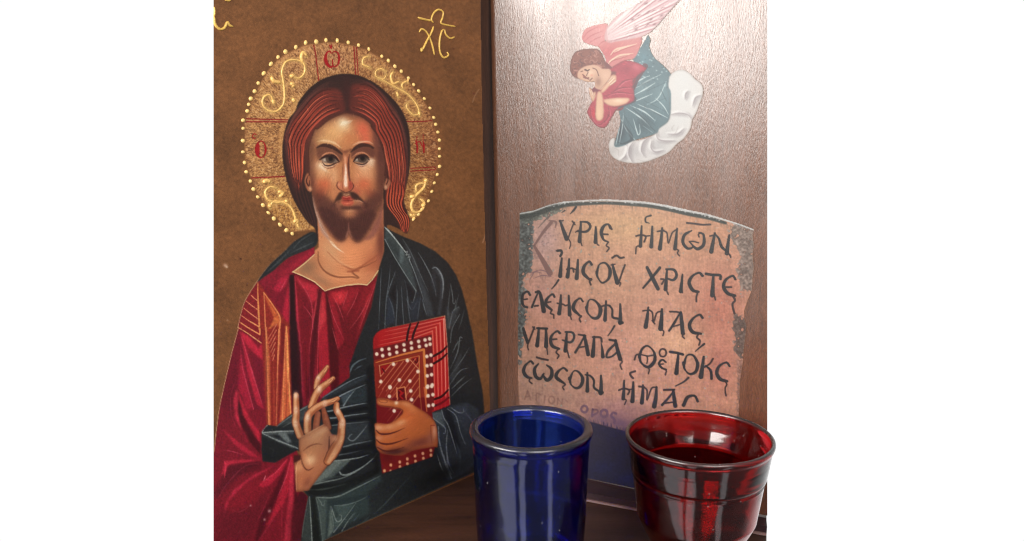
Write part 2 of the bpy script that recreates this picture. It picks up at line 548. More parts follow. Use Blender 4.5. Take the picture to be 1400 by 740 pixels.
bar(ZB((98, 262), (108, 420)), 1.5); bar(ZB((112, 268), (122, 425)), 1.3); bar(ZB((112, 268), (140, 262)), 1.0)
bar(ZB((395, 684), (480, 684), (545, 678), (556, 690)), 1.2)
bar(HL((70, 384), (262, 376)), 1.6)
bar(HR((128, 330), (180, 328), (262, 322), (272, 335)), 1.2); bar(HR((128, 346), (190, 342), (265, 338)), 1.2)
def redlet(p, w, **k): stroke(p, (158, 22, 28), w, .95, clip=HM, label="lettering", **k)
# omicron with breathing mark (left arm)
redlet(HL(*[(131 + 26 * math.cos(t), 223 + 46 * math.sin(t)) for t in np.linspace(0, 2 * math.pi, 18)]), [3.2, 2.2, 1.2, 2.4, 4.2, 4.4, 3.4, 2, 1.2, 2, 3.2])
stroke(HL((118, 200), (118, 245)), (158, 22, 28), 2.6, .9, clip=HM, label="lettering")
redlet(HL((103, 140), (92, 135), (84, 148), (90, 162), (100, 158)), 1.3)
for q in HL((165, 216), (194, 216), (142, 300), (120, 180)): glow(*q, 1.3, 1.3, (95, 35, 28), .9, clip=HM)
# omega with accent (top arm)
redlet(TOP((560, 80), (525, 90), (505, 150), (520, 210), (555, 245), (580, 235), (580, 170)), [1.2, 3, 5, 4, 1.8, 1.4])
redlet(TOP((600, 80), (635, 95), (650, 150), (640, 215), (605, 245), (582, 230)), [1.2, 2, 3, 2.6, 1.6, 1.4])
redlet(TOP((545, 75), (570, 100), (600, 80)), 1.2)
redlet(TOP((550, 15), (560, 45)), 1.6); redlet(TOP((572, 12), (568, 48)), 1.4)
for q in TOP((458, 155), (695, 165), (594, 272), (600, 120)): glow(*q, 1.3, 1.5, (110, 45, 32), .9, clip=HM)
# nu / eta (right arm)
redlet(HR((160, 175), (166, 210), (165, 242)), [1.6, 2.6, 2]); redlet(HR((200, 180), (203, 210), (203, 240)), [1.4, 2.8, 2])
redlet(HR((155, 190), (180, 180), (195, 205), (210, 198)), 1.3); redlet(HR((166, 150), (160, 180)), .9); redlet(HR((200, 140), (198, 180)), .8)

# ---- hair
HAIRO = ZC((190, 690), (150, 650), (100, 570), (65, 470), (50, 380), (55, 300), (75, 230), (105, 190), (120, 150), (170, 90), (230, 52), (300, 35),
           (370, 42), (440, 75), (500, 125), (550, 185), (580, 260), (588, 350), (583, 450), (562, 550), (566, 590), (580, 625), (585, 655), (575, 706), (545, 690), (490, 672),
           (480, 740), (210, 740))
fill(HAIRO, (54, 36, 33), .5, label="hair")
HAM = full(HAIRO)
rim_tone(HAIRO, (40, 30, 30), 3, .6)
gl_o = HAIR((600, 238), (450, 222), (330, 296), (230, 415), (120, 555), (60, 690)) + ZC((62, 330), (75, 430), (112, 520))
gl_i = HAIR((645, 432), (480, 482), (370, 572), (300, 660)) + EYE((130, 270), (112, 400), (105, 560), (70, 740))
rd, lt, dk = (162, 66, 48), (216, 108, 78), (48, 24, 23)
gr_o = HAIR((690, 205), (800, 168), (900, 196), (1000, 296), (1100, 450), (1170, 560)) + ZC((565, 320), (576, 430), (572, 490), (560, 545))
gr_i = HAIR((690, 430), (820, 480), (930, 566)) + EYE((850, 170), (915, 300), (940, 430), (965, 560)) + ZC((498, 480), (500, 520))
fill(gl_o + gl_i[::-1], (100, 46, 39), 2.2, .95, clip=HAM); fill(gr_o + gr_i[::-1], (100, 46, 39), 2.2, .95, clip=HAM)
stroke(HAIR((660, 445), (590, 462), (480, 512), (370, 595)) + EYE((215, 120), (175, 212), (145, 340), (150, 480), (155, 600)), (84, 46, 39), [4, 7, 8, 7], .9, 3, clip=HAM)
stroke(HAIR((680, 445), (790, 478), (890, 545)) + EYE((810, 105), (868, 190), (910, 300), (945, 450), (940, 600)), (78, 42, 37), [4, 7, 8, 7], .9, 3, clip=HAM)
glow(425, 175, 16, 32, (112, 52, 42), .7, 35, HAM); glow(404, 220, 9, 36, (112, 50, 42), .6, 0, HAM)
glow(520, 170, 14, 30, (110, 50, 42), .6, -35, HAM); glow(541, 225, 9, 40, (120, 52, 40), .6, 0, HAM)
glow(474, 128, 8, 22, (66, 36, 34), .9, 0, HAM)
strands(gl_o, gl_i, 6, [(112, 48, 40)], [1, 4.4, 5.4, 4.8, 2], .8, .04, .98, a0=.05, clip=HAM)
strands(gl_o, gl_i, 6, [rd, (164, 64, 46)], [.6, 3.0, 4.2, 3.4, .8], .85, .12, .98, a0=.1, a1=.95, clip=HAM)
strands(gl_o, gl_i, 6, [lt, (196, 88, 68)], [.3, 1.2, 1.7, 1.0, .3], .9, .15, 1.01, a0=.12, a1=.55, clip=HAM)
strands(gl_o, gl_i, 6, [lt, (214, 92, 62)], [.3, 1.3, 2.0, 1.4, .3], .9, .17, 1.03, a0=.5, a1=.98, clip=HAM)
strands(gl_o, gl_i, 6, [dk], [.5, 1.3, 1.6, 1.4, .6], .95, -.05, .9, a0=.08, clip=HAM)
strands(gl_o, gl_i, 22, [(120, 60, 50), (60, 32, 30)], [.3, .5, .3], .25, 0, 1.0, a0=.2, clip=HAM)
strands(gr_o, gr_i, 7, [(112, 48, 40)], [1, 3.8, 4.4, 3.8, 1.6], .8, .04, .98, a0=.05, clip=HAM)
strands(gr_o, gr_i, 7, [rd, (164, 64, 46)], [.6, 2.8, 3.4, 2.8, .8], .85, .08, .98, a0=.08, a1=.97, clip=HAM)
strands(gr_o, gr_i, 7, [(190, 84, 66), lt], [.3, 1.2, 1.6, .8, .3], .9, .12, 1.0, a0=.08, a1=.45, clip=HAM)
strands(gr_o, gr_i, 7, [lt, (216, 94, 62)], [.3, 1.2, 1.8, 1.3, .3], .9, .1, 1.02, a0=.48, a1=.99, clip=HAM)
strands(gr_o, gr_i, 7, [dk], [.5, 1.2, 1.5, 1.2, .5], .95, -.04, .9, a0=.08, clip=HAM)
strands(gr_o, gr_i, 22, [(116, 58, 48), (58, 32, 30)], [.3, .5, .3], .25, 0, 1.0, a0=.2, clip=HAM)
OUT_L = ZC((300, 42), (230, 62), (175, 98), (128, 155), (90, 220), (68, 290), (62, 370)); OUT_R = ZC((330, 42), (400, 58), (470, 105), (530, 175), (565, 250), (578, 330), (575, 400))
strands(OUT_L, gl_o, 6, [(88, 52, 46), (74, 44, 40)], [.4, 1.3, 1.6, .6], .7, .25, 1.0, a0=.05, clip=HAM); strands(OUT_R, gr_o, 6, [(84, 50, 45), (72, 42, 39)], [.4, 1.3, 1.6, .6], .7, .3, 1.0, a0=.05, clip=HAM)
strands(OUT_L, gl_o, 3, [(120, 64, 54)], [.3, .9, .3], .7, .55, 1.0, a0=.1, a1=.8, clip=HAM); strands(OUT_R, gr_o, 3, [(120, 62, 52)], [.3, .9, .3], .7, .55, 1.0, a0=.1, a1=.8, clip=HAM)
# the lock that falls on the shoulder
lk_o = ZC((560, 500), (566, 540), (558, 580), (566, 610), (582, 635), (585, 668), (577, 702))
lk_i = ZC((498, 490), (486, 540), (488, 580), (500, 605), (520, 630), (542, 665), (552, 700))
fill(lk_o + lk_i[::-1], (120, 48, 38), .8, .9, clip=HAM)
strands(lk_o, lk_i, 6, [(172, 66, 46)], [1, 1.8, 2.2, 2.2, 1], .9, 0, 1, clip=HAM)
strands(lk_o, lk_i, 6, [(212, 98, 66)], [.4, .9, 1.2, 1.3, .4], .9, .05, 1.02, clip=HAM)
strands(lk_o, lk_i, 6, [(52, 24, 23)], [.6, 1.3, 1.5, 1.4, .6], .95, -.06, .94, clip=HAM)
strands(MOU((30, 0), (20, 130), (80, 330), (180, 500)), MOU((130, 150), (170, 260), (215, 400), (240, 540)), 7, [(76, 44, 38), (44, 30, 30)], 1.2, .7, clip=HAM)

# ---- face and neck
FACE = [(474.3, 155.2)] + HAIR((590, 472), (480, 525), (380, 605)) + EYE((230, 115), (190, 212), (160, 340), (168, 480), (172, 600)) + \
       MOU((196, 140), (200, 200), (215, 300), (255, 450)) + MOU((310, 540), (380, 610), (440, 655), (488, 672), (540, 648), (568, 600), (610, 660), (668, 680), (730, 645), (790, 570), (860, 460), (910, 330), (918, 260), (915, 150)) + EYE((930, 600), (938, 450), (900, 300), (860, 190), (800, 105)) + HAIR((880, 545), (780, 482))
NECK = [(429, 275), (434, 300), (436, 338), (420, 352), (400.6, 372.2), (420.8, 381.7), (443, 397.5), (468.4, 391.6), (501.2, 389.2), (516, 372.8), (525, 344.6), (524.4, 300), (523.6, 272)]
fill(NECK, (204, 130, 88), .5, smooth=False, label="neck")
NM = full(NECK, False)
glow(478, 350, 32, 24, (232, 150, 100), .9, 0, NM)
glow(452, 343, 16, 26, (208, 156, 112), .8, -25, NM)
glow(521, 335, 9, 50, (112, 60, 48), .95, 0, NM); glow(510, 360, 16, 20, (170, 92, 64), .7, 0, NM)
glow(420, 366, 18, 14, (142, 104, 76), .9, -30, NM); glow(438, 382, 22, 8, (150, 108, 80), .8, 30, NM)
glow(470, 378, 32, 8, (226, 152, 104), .85, 0, NM); glow(448, 370, 12, 10, (196, 140, 100), .6, 0, NM)
glow(505, 380, 14, 7, (206, 132, 92), .7, -20, NM)
stroke(ZD((488, 150), (490, 195), (520, 240), (575, 265), (640, 265), (673, 268)) + ZE((40, 240), (100, 215), (150, 190)), (118, 66, 44), [1, 2, 2.6, 2, 2.2, 1.6, .6], .8, 1.6, clip=NM)
stroke(ZD((530, 150), (580, 195), (640, 230), (673, 236)) + ZE((20, 240), (60, 230), (120, 190), (150, 170)), (150, 78, 52), [.6, 2, 3, 2.4, .8], .75, 2.2, clip=NM)
stroke(ZD((545, 160), (600, 205), (650, 222)), (232, 176, 128), [.6, 3.0, 1], .6, 2.5, clip=NM)
for i in range(6): stroke(MOU((355 + i * 10, 630 + i * 8), (400 + i * 10, 700 + i * 6), (470 + i * 12, 760 + i * 6)), (244, 220, 188), [.3, 1.0, .3], .6, .6, clip=NM)
for i in range(26):
    y = 345 + i * 1.9; stroke([(450 + rng.uniform(-8, 8), y), (475, y + 4), (502 + rng.uniform(-8, 8), y - 2)], (236, 160, 112) if i % 2 else (170, 96, 62), [.2, .7, .2], .3, .6, clip=NM)
fill(FACE, (186, 120, 78), .5, label="face")
FM = full(FACE)
FRIM = FACE[:11] + [(427, 290), (420, 420), (535, 420), (524, 275)] + FACE[-10:]
rim_tone(FRIM, (92, 54, 44), 8, .8, clip=FM)
glow(437, 195, 9, 40, (120, 76, 56), .6, 0, FM); glow(520, 215, 10, 45, (84, 46, 42), .85, 0, FM)
# forehead
glow(458, 181, 24, 17, (228, 172, 114), .9, 10, FM); glow(444, 192, 16, 10, (210, 160, 106), .8, 0, FM); glow(468, 172, 12, 10, (236, 200, 150), .7, 20, FM)
glow(497, 178, 12, 16, (214, 102, 74), .95, -20, FM); glow(500, 192, 9, 9, (214, 100, 74), .7, 0, FM)
glow(478, 190, 12, 10, (198, 122, 78), .8, 0, FM); glow(470, 168, 8, 7, (240, 218, 180), .9, 30, FM)
for i in range(9): stroke(EYE((470 + i * 12, 100 - i * 3), (500 + i * 13, 60 - i * 3), (540 + i * 9, 34)), (250, 238, 214), [.2, .9, .2], .5, .5, clip=FM)
for i in range(40):
    x, y = rng.normal(468, 18), rng.normal(184, 10); stroke([(x, y), (x + 5, y - 4)], (236, 186, 130) if x < 482 else (226, 122, 90), .5, .35, .5, clip=FM)
# cheeks
glow(443, 235, 14, 15, (222, 164, 116), .9, 0, FM); glow(441, 227, 10, 7, (236, 204, 168), .85, 12, FM)
glow(500, 237, 15, 15, (220, 158, 114), .95, 0, FM); glow(507, 223, 6, 7, (230, 194, 160), .85, 0, FM); glow(496, 228, 9, 6, (230, 186, 148), .7, 0, FM)
glow(443, 252, 15, 10, (204, 100, 66), .75, 0, FM); glow(497, 252, 14, 11, (202, 98, 66), .75, 0, FM)
glow(460, 262, 7, 12, (196, 122, 84), .7, 30, FM); glow(487, 262, 7, 12, (176, 84, 66), .7, -30, FM)
glow(457, 240, 7, 18, (222, 164, 118), .8, 0, FM); glow(488, 238, 5, 16, (210, 140, 98), .7, 0, FM)
glow(427, 252, 6, 24, (96, 52, 42), .55, 0, FM); glow(521, 250, 9, 28, (88, 48, 40), .65, 0, FM); glow(514, 190, 6, 20, (110, 60, 50), .7, 0, FM); glow(426, 205, 6, 18, (112, 70, 52), .7, 0, FM)
# beard
BEARD = MOU((205, 200), (225, 300), (260, 400), (310, 490), (370, 560), (430, 640), (488, 668), (535, 645), (562, 570), (569, 545), (590, 620), (625, 668), (668, 676),
            (720, 640), (775, 560), (820, 470), (870, 370), (905, 270), (915, 190), (830, 160), (760, 210), (720, 270), (600, 310), (480, 310), (400, 260), (330, 190), (260, 160))
fill(BEARD, (90, 52, 44), 3.6, .92, clip=np.maximum(FM, NM))
fill(MOU((260, 330), (320, 480), (430, 630), (488, 660), (535, 640), (565, 545), (595, 620), (668, 670), (760, 560), (840, 420), (800, 350), (640, 400), (480, 400), (350, 330)), (72, 41, 37), 2, .8, clip=np.maximum(FM, NM))
glow(436, 268, 6, 12, (104, 54, 42), .5, 0, FM); glow(440, 262, 10, 8, (150, 72, 52), .55, 0, FM); glow(505, 264, 10, 8, (140, 66, 50), .5, 0, FM)
for i in range(70):
    t = i / 69
    x0 = 432 + 84 * t; y0 = 268 + 14 * math.sin(math.pi * t); x1 = 452 + 50 * t; y1 = 300 + 26 * math.sin(math.pi * (t * 2 % 1)) ** .6
    stroke([(x0, y0), ((x0 + x1) / 2 + rng.uniform(-2, 2), (y0 + y1) / 2), (x1, y1)], (108, 64, 54) if i % 3 == 0 else (60, 34, 31), [.3, .8, .3], .3, .5, clip=np.maximum(FM, NM))
stroke(MOU((565, 470), (562, 560), (545, 620)), (150, 100, 84), [.3, 1.2, 2.4], .7, 1.2, clip=np.maximum(FM, NM)); stroke(MOU((569, 470), (575, 560), (600, 630)), (150, 96, 80), [.3, 1.2, 2], .6, 1.2, clip=np.maximum(FM, NM))
# jaw light at both sides of the beard
fill(MOU((200, 200), (205, 300), (250, 440), (285, 560), (330, 620), (380, 660), (340, 560), (280, 440), (240, 340)), (178, 136, 116), 1.0, .85, clip=np.maximum(FM, NM))
fill(MOU((918, 260), (880, 370), (820, 480), (775, 590), (720, 650), (800, 640), (860, 560), (905, 420)), (138, 84, 72), 1.5, .8, clip=np.maximum(FM, NM))
stroke(MOU((205, 215), (215, 300), (255, 430), (300, 540), (360, 620)), (206, 176, 158), [.3, 1.3, .4], .7, .9, clip=np.maximum(FM, NM))
# chin
glow(477.5, 292.5, 11, 7, (190, 122, 84), .95, 0, FM); glow(478, 288, 9, 3, (212, 148, 106), .7, 0, FM)
fill(MOU((480, 305), (540, 318), (610, 318), (660, 300), (690, 330), (600, 340), (510, 340)), (66, 36, 32), 1.4, .85)
# moustache
fill(MOU((500, 165), (470, 180), (440, 225), (420, 285), (450, 262), (500, 240), (505, 215), (540, 195)), (62, 38, 32), .9, .95)
fill(MOU((585, 165), (640, 180), (690, 225), (742, 290), (690, 262), (640, 252), (595, 235), (585, 205), (560, 190)), (58, 36, 32), .9, .95)
fill(MOU((512, 172), (575, 172), (585, 205), (545, 212), (505, 200)), (128, 86, 64), .9, .9)
stroke(MOU((520, 195), (545, 200), (575, 190)), (206, 150, 110), 1.2, .7)
stroke(MOU((425, 290), (455, 268), (490, 255)), (190, 120, 92), [.5, 1.5, .6], .8, .8); stroke(MOU((620, 258), (670, 258), (715, 275)), (206, 150, 118), [.8, 2.0, .6], .8, .9)
glow(490, 279, 7, 5, (150, 96, 76), .6); glow(463, 281, 6, 5, (150, 90, 72), .5)
glow(456, 281, 4, 6, (80, 46, 40), .75, 20); glow(501, 281, 4, 6, (76, 43, 38), .75, -20); glow(463, 276, 4, 3, (70, 42, 36), .5, -25)
# lips
fill(MOU((500, 222), (520, 208), (545, 216), (570, 208), (592, 225), (588, 250), (545, 256), (505, 248)), (150, 46, 42), .8, .95)
fill(MOU((488, 262), (545, 258), (610, 255), (612, 290), (570, 306), (525, 304), (500, 285)), (186, 82, 64), .8, .95)
stroke(MOU((492, 258), (545, 258), (612, 254)), (96, 26, 28), [.5, 1.2, .5], .9); stroke(MOU((515, 214), (545, 222), (578, 212)), (224, 130, 100), .9, .7)
stroke(MOU((520, 285), (560, 285), (600, 275)), (232, 136, 100), [.4, 1.6, .4], .7, .8); glow(482, 272, 2.4, 2, (170, 50, 44), .4)
# nose
fill(EYE((505, 375), (520, 420), (515, 560), (512, 640), (450, 665), (455, 720), (500, 745), (540, 755), (600, 735), (615, 690), (585, 640), (565, 560), (560, 430), (580, 375), (545, 400)), (176, 100, 70), .9, .9)
stroke(EYE((575, 380), (565, 470), (572, 600), (582, 650)), (84, 42, 36), [1.0, 3.0, 2.6, 1.6], .85, 1.2); stroke(EYE((500, 385), (512, 450), (508, 560), (505, 640)), (140, 82, 58), [.8, 1.6, 1.6, .8], .7, 1)
fill(EYE((520, 400), (545, 405), (548, 540), (560, 640), (562, 700), (540, 728), (515, 715), (512, 640), (525, 540)), (226, 156, 116), .8, .9)
fill(EYE((532, 470), (545, 520), (552, 640), (550, 700), (525, 700), (522, 640), (530, 540)), (250, 226, 204), .7, .85)
fill(EYE((455, 670), (485, 655), (508, 680), (505, 725), (475, 728), (455, 705)), (196, 118, 84), .7, .9); glow(463.6, 252.5, 1.8, 3, (226, 156, 118), .7)
fill(EYE((570, 655), (600, 660), (612, 695), (595, 730), (572, 735)), (166, 70, 56), .8, .9)
stroke(EYE((460, 655), (448, 690), (462, 725), (500, 748), (540, 765), (590, 745), (614, 715), (615, 690), (600, 655)), (84, 42, 36), [.6, 1.3, 1.0, 1.4, 1.4, 1.3, .5], .8, .8)
stroke(EYE((508, 665), (506, 720)), (130, 66, 50), [.5, 1.2], .6)
# brows, eyes
def eye(side, P, br, lid, white, iris, pup, low):
    stroke(br, (60, 36, 32), [1.6, 4.6, 5.6, 4.4, 2.6], .92, 1.5)
    stroke(lid, (206, 136, 100), [.5, 2.0, 1.8, .5], .8, .9)
    fill(white, (122, 100, 86), .6, 1)
    wm = full(white)
    glow(iris[0] - 7.6, iris[1] + 1.4, 3.0, 2.4, (206, 186, 164), .9, clip=wm)
    fill(ell(iris[0], iris[1] + .2, 6.3, 5.8), (74, 56, 48), .6, 1, clip=wm); glow(iris[0] - 2.6, iris[1] + 1.2, 2.4, 2.6, (104, 84, 72), .75, clip=wm)
    fill(ell(iris[0] + .3, iris[1], 3.2, 3.2), (32, 24, 23), .7, 1, clip=wm)
    stroke(P, (44, 26, 26), [1.6, 3.8, 4.2, 1.8], .92, 1.0)
    stroke(low, (58, 36, 32), [.6, 2.2, 2.4, .8], .9, .9)
fill(EYE((240, 318), (330, 292), (430, 325), (505, 385), (485, 460), (450, 405), (380, 372), (310, 388), (262, 425)), (106, 64, 50), 1.6, .85, clip=FM)
fill(EYE((592, 360), (640, 316), (700, 290), (775, 296), (828, 322), (836, 405), (790, 412), (750, 378), (700, 364), (650, 378), (600, 425)), (98, 56, 46), 1.6, .88, clip=FM)
stroke(EYE((250, 248), (330, 240), (420, 262), (490, 312)), (232, 196, 150), [.5, 2.6, 2.6, .6], .8, 1.4, clip=FM); stroke(EYE((610, 285), (680, 258), (760, 250), (815, 275)), (232, 180, 144), [.6, 2.6, 2, .5], .75, 1.4, clip=FM)
eye('l', EYE((272, 434), (320, 404), (380, 391), (430, 406), (470, 452)),
    EYE((245, 312), (300, 288), (360, 292), (430, 322), (500, 375)), EYE((275, 428), (320, 378), (390, 362), (450, 400), (475, 440)),
    EYE((290, 435), (340, 402), (400, 392), (440, 420), (455, 455), (400, 470), (330, 465)), EYE((383, 424))[0], None,
    EYE((300, 455), (330, 490), (385, 492), (430, 470), (470, 458)))
stroke(EYE((300, 490), (350, 518), (410, 508), (445, 480)), (128, 74, 56), [.5, 1.6, .5], .85, .9); stroke(EYE((290, 465), (330, 505), (400, 500), (450, 475), (470, 470)), (232, 200, 172), [.4, 1.0, 1.2, .4], .5, .8)
eye('r', EYE((615, 452), (650, 408), (705, 390), (750, 402), (775, 434)),
    EYE((590, 355), (640, 312), (700, 285), (770, 290), (815, 315)), EYE((605, 405), (660, 368), (720, 362), (780, 400)),
    EYE((622, 448), (660, 400), (710, 390), (755, 410), (768, 440), (730, 468), (665, 462)), EYE((705, 418))[0], None,
    EYE((625, 462), (670, 478), (720, 482), (765, 450)))
stroke(EYE((650, 480), (700, 502), (760, 480)), (128, 70, 56), [.5, 1.4, .5], .8, .9); stroke(EYE((630, 475), (690, 492), (750, 480), (790, 440)), (232, 196, 168), [.4, 1.2, 1.4, .6], .7, .8)
glow(508, 219, 4, 3, (238, 210, 180), .6, 20, FM)
for i in range(7): stroke(EYE((255 + i * 5, 470 + i * 8), (290 + i * 8, 500 + i * 9), (340 + i * 9, 535 + i * 6)), (244, 226, 200), [.2, .7, .2], .35, .5, clip=FM)
stroke(EYE((480, 330), (510, 350), (545, 350), (590, 330)), (96, 54, 42), 3, .5, 2)
glow(473, 209, 5, 5, (126, 72, 54), .6)
# ears
fill(EYE((135, 590), (160, 570), (180, 640), (185, 700), (200, 735)) + MOU((205, 130), (185, 165), (150, 150), (125, 90), (120, 50)), (166, 100, 70), .6, .95, label="face")
stroke(EYE((158, 590), (140, 650), (165, 700), (172, 640)), (66, 34, 30), [.6, 2, 1.8, .6], .9); glow(424, 258, 2.6, 3.4, (214, 164, 124), .8)
fill(EYE((950, 620), (985, 640), (990, 680), (960, 730), (930, 735), (925, 690)), (160, 98, 72), .6, .95, label="face"); glow(527.5, 256, 2, 3, (206, 164, 130), .8)
stroke(EYE((958, 560), (965, 640), (950, 680)), (60, 32, 30), 1.6, .8)
stroke(HAIR((655, 455), (590, 470), (480, 523), (380, 603)) + EYE((228, 115), (189, 212), (160, 340), (168, 480), (172, 590)), (84, 46, 38), [1, 2.2, 2.2, 1.6], .85, 1.4)
stroke(HAIR((665, 455), (782, 482), (882, 547)) + EYE((802, 105), (862, 190), (902, 300), (938, 450), (930, 590)), (78, 42, 36), [1, 2.2, 2.2, 1.6], .85, 1.4)
def brush(mask, n, ang, L=5.0, amp=.12, w=.8, a=.5):
    """short strokes of nearly the local colour: the hatching of the brush"""
    ys, xs = np.where(mask > .8)
    for i in rng.integers(0, len(ys), n):
        x, y = xs[i] / SS + PX0, ys[i] / SS + PY0
        t = ang(x, y) + rng.normal(0, .18); l = L * rng.uniform(.6, 1.4)
        c = sheet[ys[i], xs[i]] * (1 + rng.normal(0, amp)) + rng.normal(0, 3, 3)
        dx, dy = math.cos(t) * l / 2, math.sin(t) * l / 2
        stroke([(x - dx, y - dy), (x + dx * .2, y + dy * .2 - .3), (x + dx, y + dy)], np.clip(c, 0, 255), [w * .4, w, w * .3], a, .55, clip=mask)
brush(FM, 1500, lambda x, y: -.7 + (x - 475) * .03 if y < 205 else (1.2 - (x - 475) * .022), 5, .10)
brush(NM, 700, lambda x, y: (x - 475) * -.02, 7, .08)
brush(HAM, 900, lambda x, y: math.atan2(y - 150, x - 474) + math.pi / 2 * (1 if x < 474 else 1) * (.55 if y < 150 else .1), 6, .16)
# collar cord

# ---- tunic (crimson)
TUNIC = R3((260, 340), (190, 440), (140, 540), (100, 690)) + R4((220, 60), (150, 330), (60, 740)) + [(292.6, 616), (290, 640), (288, 752), (412, 752)] + \
        LOW((20, 640), (75, 330)) + [(408, 668), (414, 640), (400, 600), (430, 560)] + HN1((380, 400), (650, 195), (655, 140)) + \
        R5((480, 740), (540, 540), (640, 290), (692, 30), (610, 110), (450, 115), (280, 155), (200, 90), (100, 40), (30, 12)) + R3((545, 262), (740, 115), (740, 40), (520, 135), (400, 240), (300, 312))
fill(TUNIC, (120, 24, 38), .4, smooth=False, label="tunic")
TM = full(TUNIC, False)
CR_D, CR_M, CR_L, CR_H = (66, 16, 24), (128, 24, 40), (172, 34, 56), (198, 62, 84)
def tw(pts, c, a=.9, soft=.8, sm=False): fill(pts, c, soft, a, sm, TM)
def ts(pts, c, w, a=.8, soft=.8): stroke(pts, c, w, a, soft, clip=TM)
# chest
tw(R5((40, 20), (300, 140), (690, 30), (640, 290), (480, 990), (0, 990)), (122, 22, 32), .8, 3)
glow(470, 460, 40, 50, (98, 20, 28), .8, 0, TM); glow(505, 440, 14, 50, (70, 16, 22), .75, 15, TM)
tw(R5((0, 40), (40, 30), (50, 300), (75, 560), (80, 990), (0, 990)), (44, 14, 18), .9, 1.5)
tw(R5((42, 40), (110, 80), (225, 125), (222, 210), (180, 260), (100, 140)), (184, 42, 58), .85, 1.4)
tw(R5((45, 60), (85, 420), (120, 990), (75, 990), (60, 480)), CR_L, .8, 1.2)
tw(R5((90, 110), (170, 230), (185, 360), (140, 460), (90, 420)), (112, 22, 34), .8, 2)
tw(R5((222, 140), (258, 155), (230, 400), (215, 600), (170, 990), (140, 990), (185, 440), (215, 300)), (74, 16, 24), .85, 1.2)
tw(R5((228, 130), (180, 400), (150, 560), (180, 420), (215, 260)), (190, 50, 64), .7, .9)
tw(R5((262, 160), (285, 185), (300, 440), (335, 990), (215, 990), (225, 560), (240, 380)), (168, 32, 46), .85, 1.0)
tw(R5((262, 165), (240, 330), (226, 500), (275, 400), (295, 380)), (206, 62, 68), .65, 1.4)
tw(R5((285, 170), (310, 170), (345, 420), (385, 620), (395, 990), (330, 990), (300, 440)), (70, 14, 20), .85, 1.0)
tw(R5((302, 180), (325, 180), (380, 330), (430, 540), (380, 620), (345, 420)), (152, 28, 42), .8, 1.2)
tw(R5((325, 170), (460, 150), (440, 240), (395, 270), (350, 240)), (196, 44, 54), .85, 1.6)
tw(R5((395, 175), (420, 200), (395, 240), (372, 200)), (214, 64, 70), .6, 1.4)
tw(R5((480, 135), (560, 125), (500, 240), (440, 330), (415, 300)), (150, 30, 42), .8, 1.4)
tw(R5((690, 40), (640, 200), (575, 390), (520, 560), (560, 380), (600, 220)), (178, 40, 50), .8, 1.4)
tw(R5((590, 130), (640, 110), (600, 220), (470, 450), (540, 280)), (140, 28, 38), .7, 1.6)
for p in [((110, 270), (150, 320), (200, 400)), ((340, 190), (390, 290), (430, 400)), ((462, 150), (440, 220), (415, 290)), ((545, 150), (500, 260), (445, 355)), ((640, 180), (560, 340), (465, 465)),
          ((686, 60), (620, 260), (545, 470)), ((300, 190), (340, 340), (400, 480), (430, 545)), ((48, 50), (62, 300), (85, 560), (98, 990)), ((130, 510), (100, 580), (95, 660), (105, 990)),
          ((228, 150), (190, 390), (160, 600), (155, 700)), ((258, 170), (235, 400), (215, 990)), ((330, 420), (380, 600), (385, 620))]:
    ts(R5(*p), (206, 84, 92), [.3, 1.2, .3], .6, .7)
# neck to shoulder
tw(R3((270, 345), (400, 240), (740, 40), (740, 115), (550, 262), (400, 420)), (128, 26, 42), .9, 1.2)
tw(R3((740, 55), (560, 190), (430, 300), (470, 290), (600, 215), (740, 110)), (166, 34, 52), .75, 2)
tw(R3((530, 275), (440, 320), (400, 400), (420, 440), (480, 400), (525, 310)), (178, 34, 58), .85, 1.6)
ts(R3((505, 320), (470, 380), (445, 435)), (214, 84, 100), [.4, 1.2, .3], .7)
tw(R3((420, 440), (500, 400), (520, 560), (470, 620), (340, 480)), (122, 22, 40), .8, 2)
tw(R3((525, 340), (530, 640), (520, 740), (490, 690), (470, 600)), (182, 34, 56), .85, 1.2)
ts(R3((528, 345), (532, 520), (528, 735)), (206, 74, 92), [.4, 1.1, .5], .7)
tw(R3((533, 285), (565, 285), (580, 740), (530, 740)), (40, 16, 20), .92, .9)
ts(R3((572, 290), (590, 500), (600, 740)), (182, 48, 66), [.8, 2, 2.6], .75)
ts(R3((580, 290), (680, 440), (720, 560), (725, 740)), (196, 66, 82), [.5, 2, 1.6], .55)
tw(R4((655, 0), (712, 0), (745, 300), (775, 960), (690, 960), (660, 300)), (42, 18, 22), .92, 1)
for i in range(8): ts(R4((735 + i * 26, 130 + 22 * (i % 3)), (742 + i * 26, 420), (754 + i * 26, 960)), (132, 34, 52) if i % 2 else (70, 14, 24), [.3, 2.2, .6], .5, 1)
tw(R4((725, 0), (810, 0), (810, 740), (770, 740)), (96, 20, 30), .35, 3)
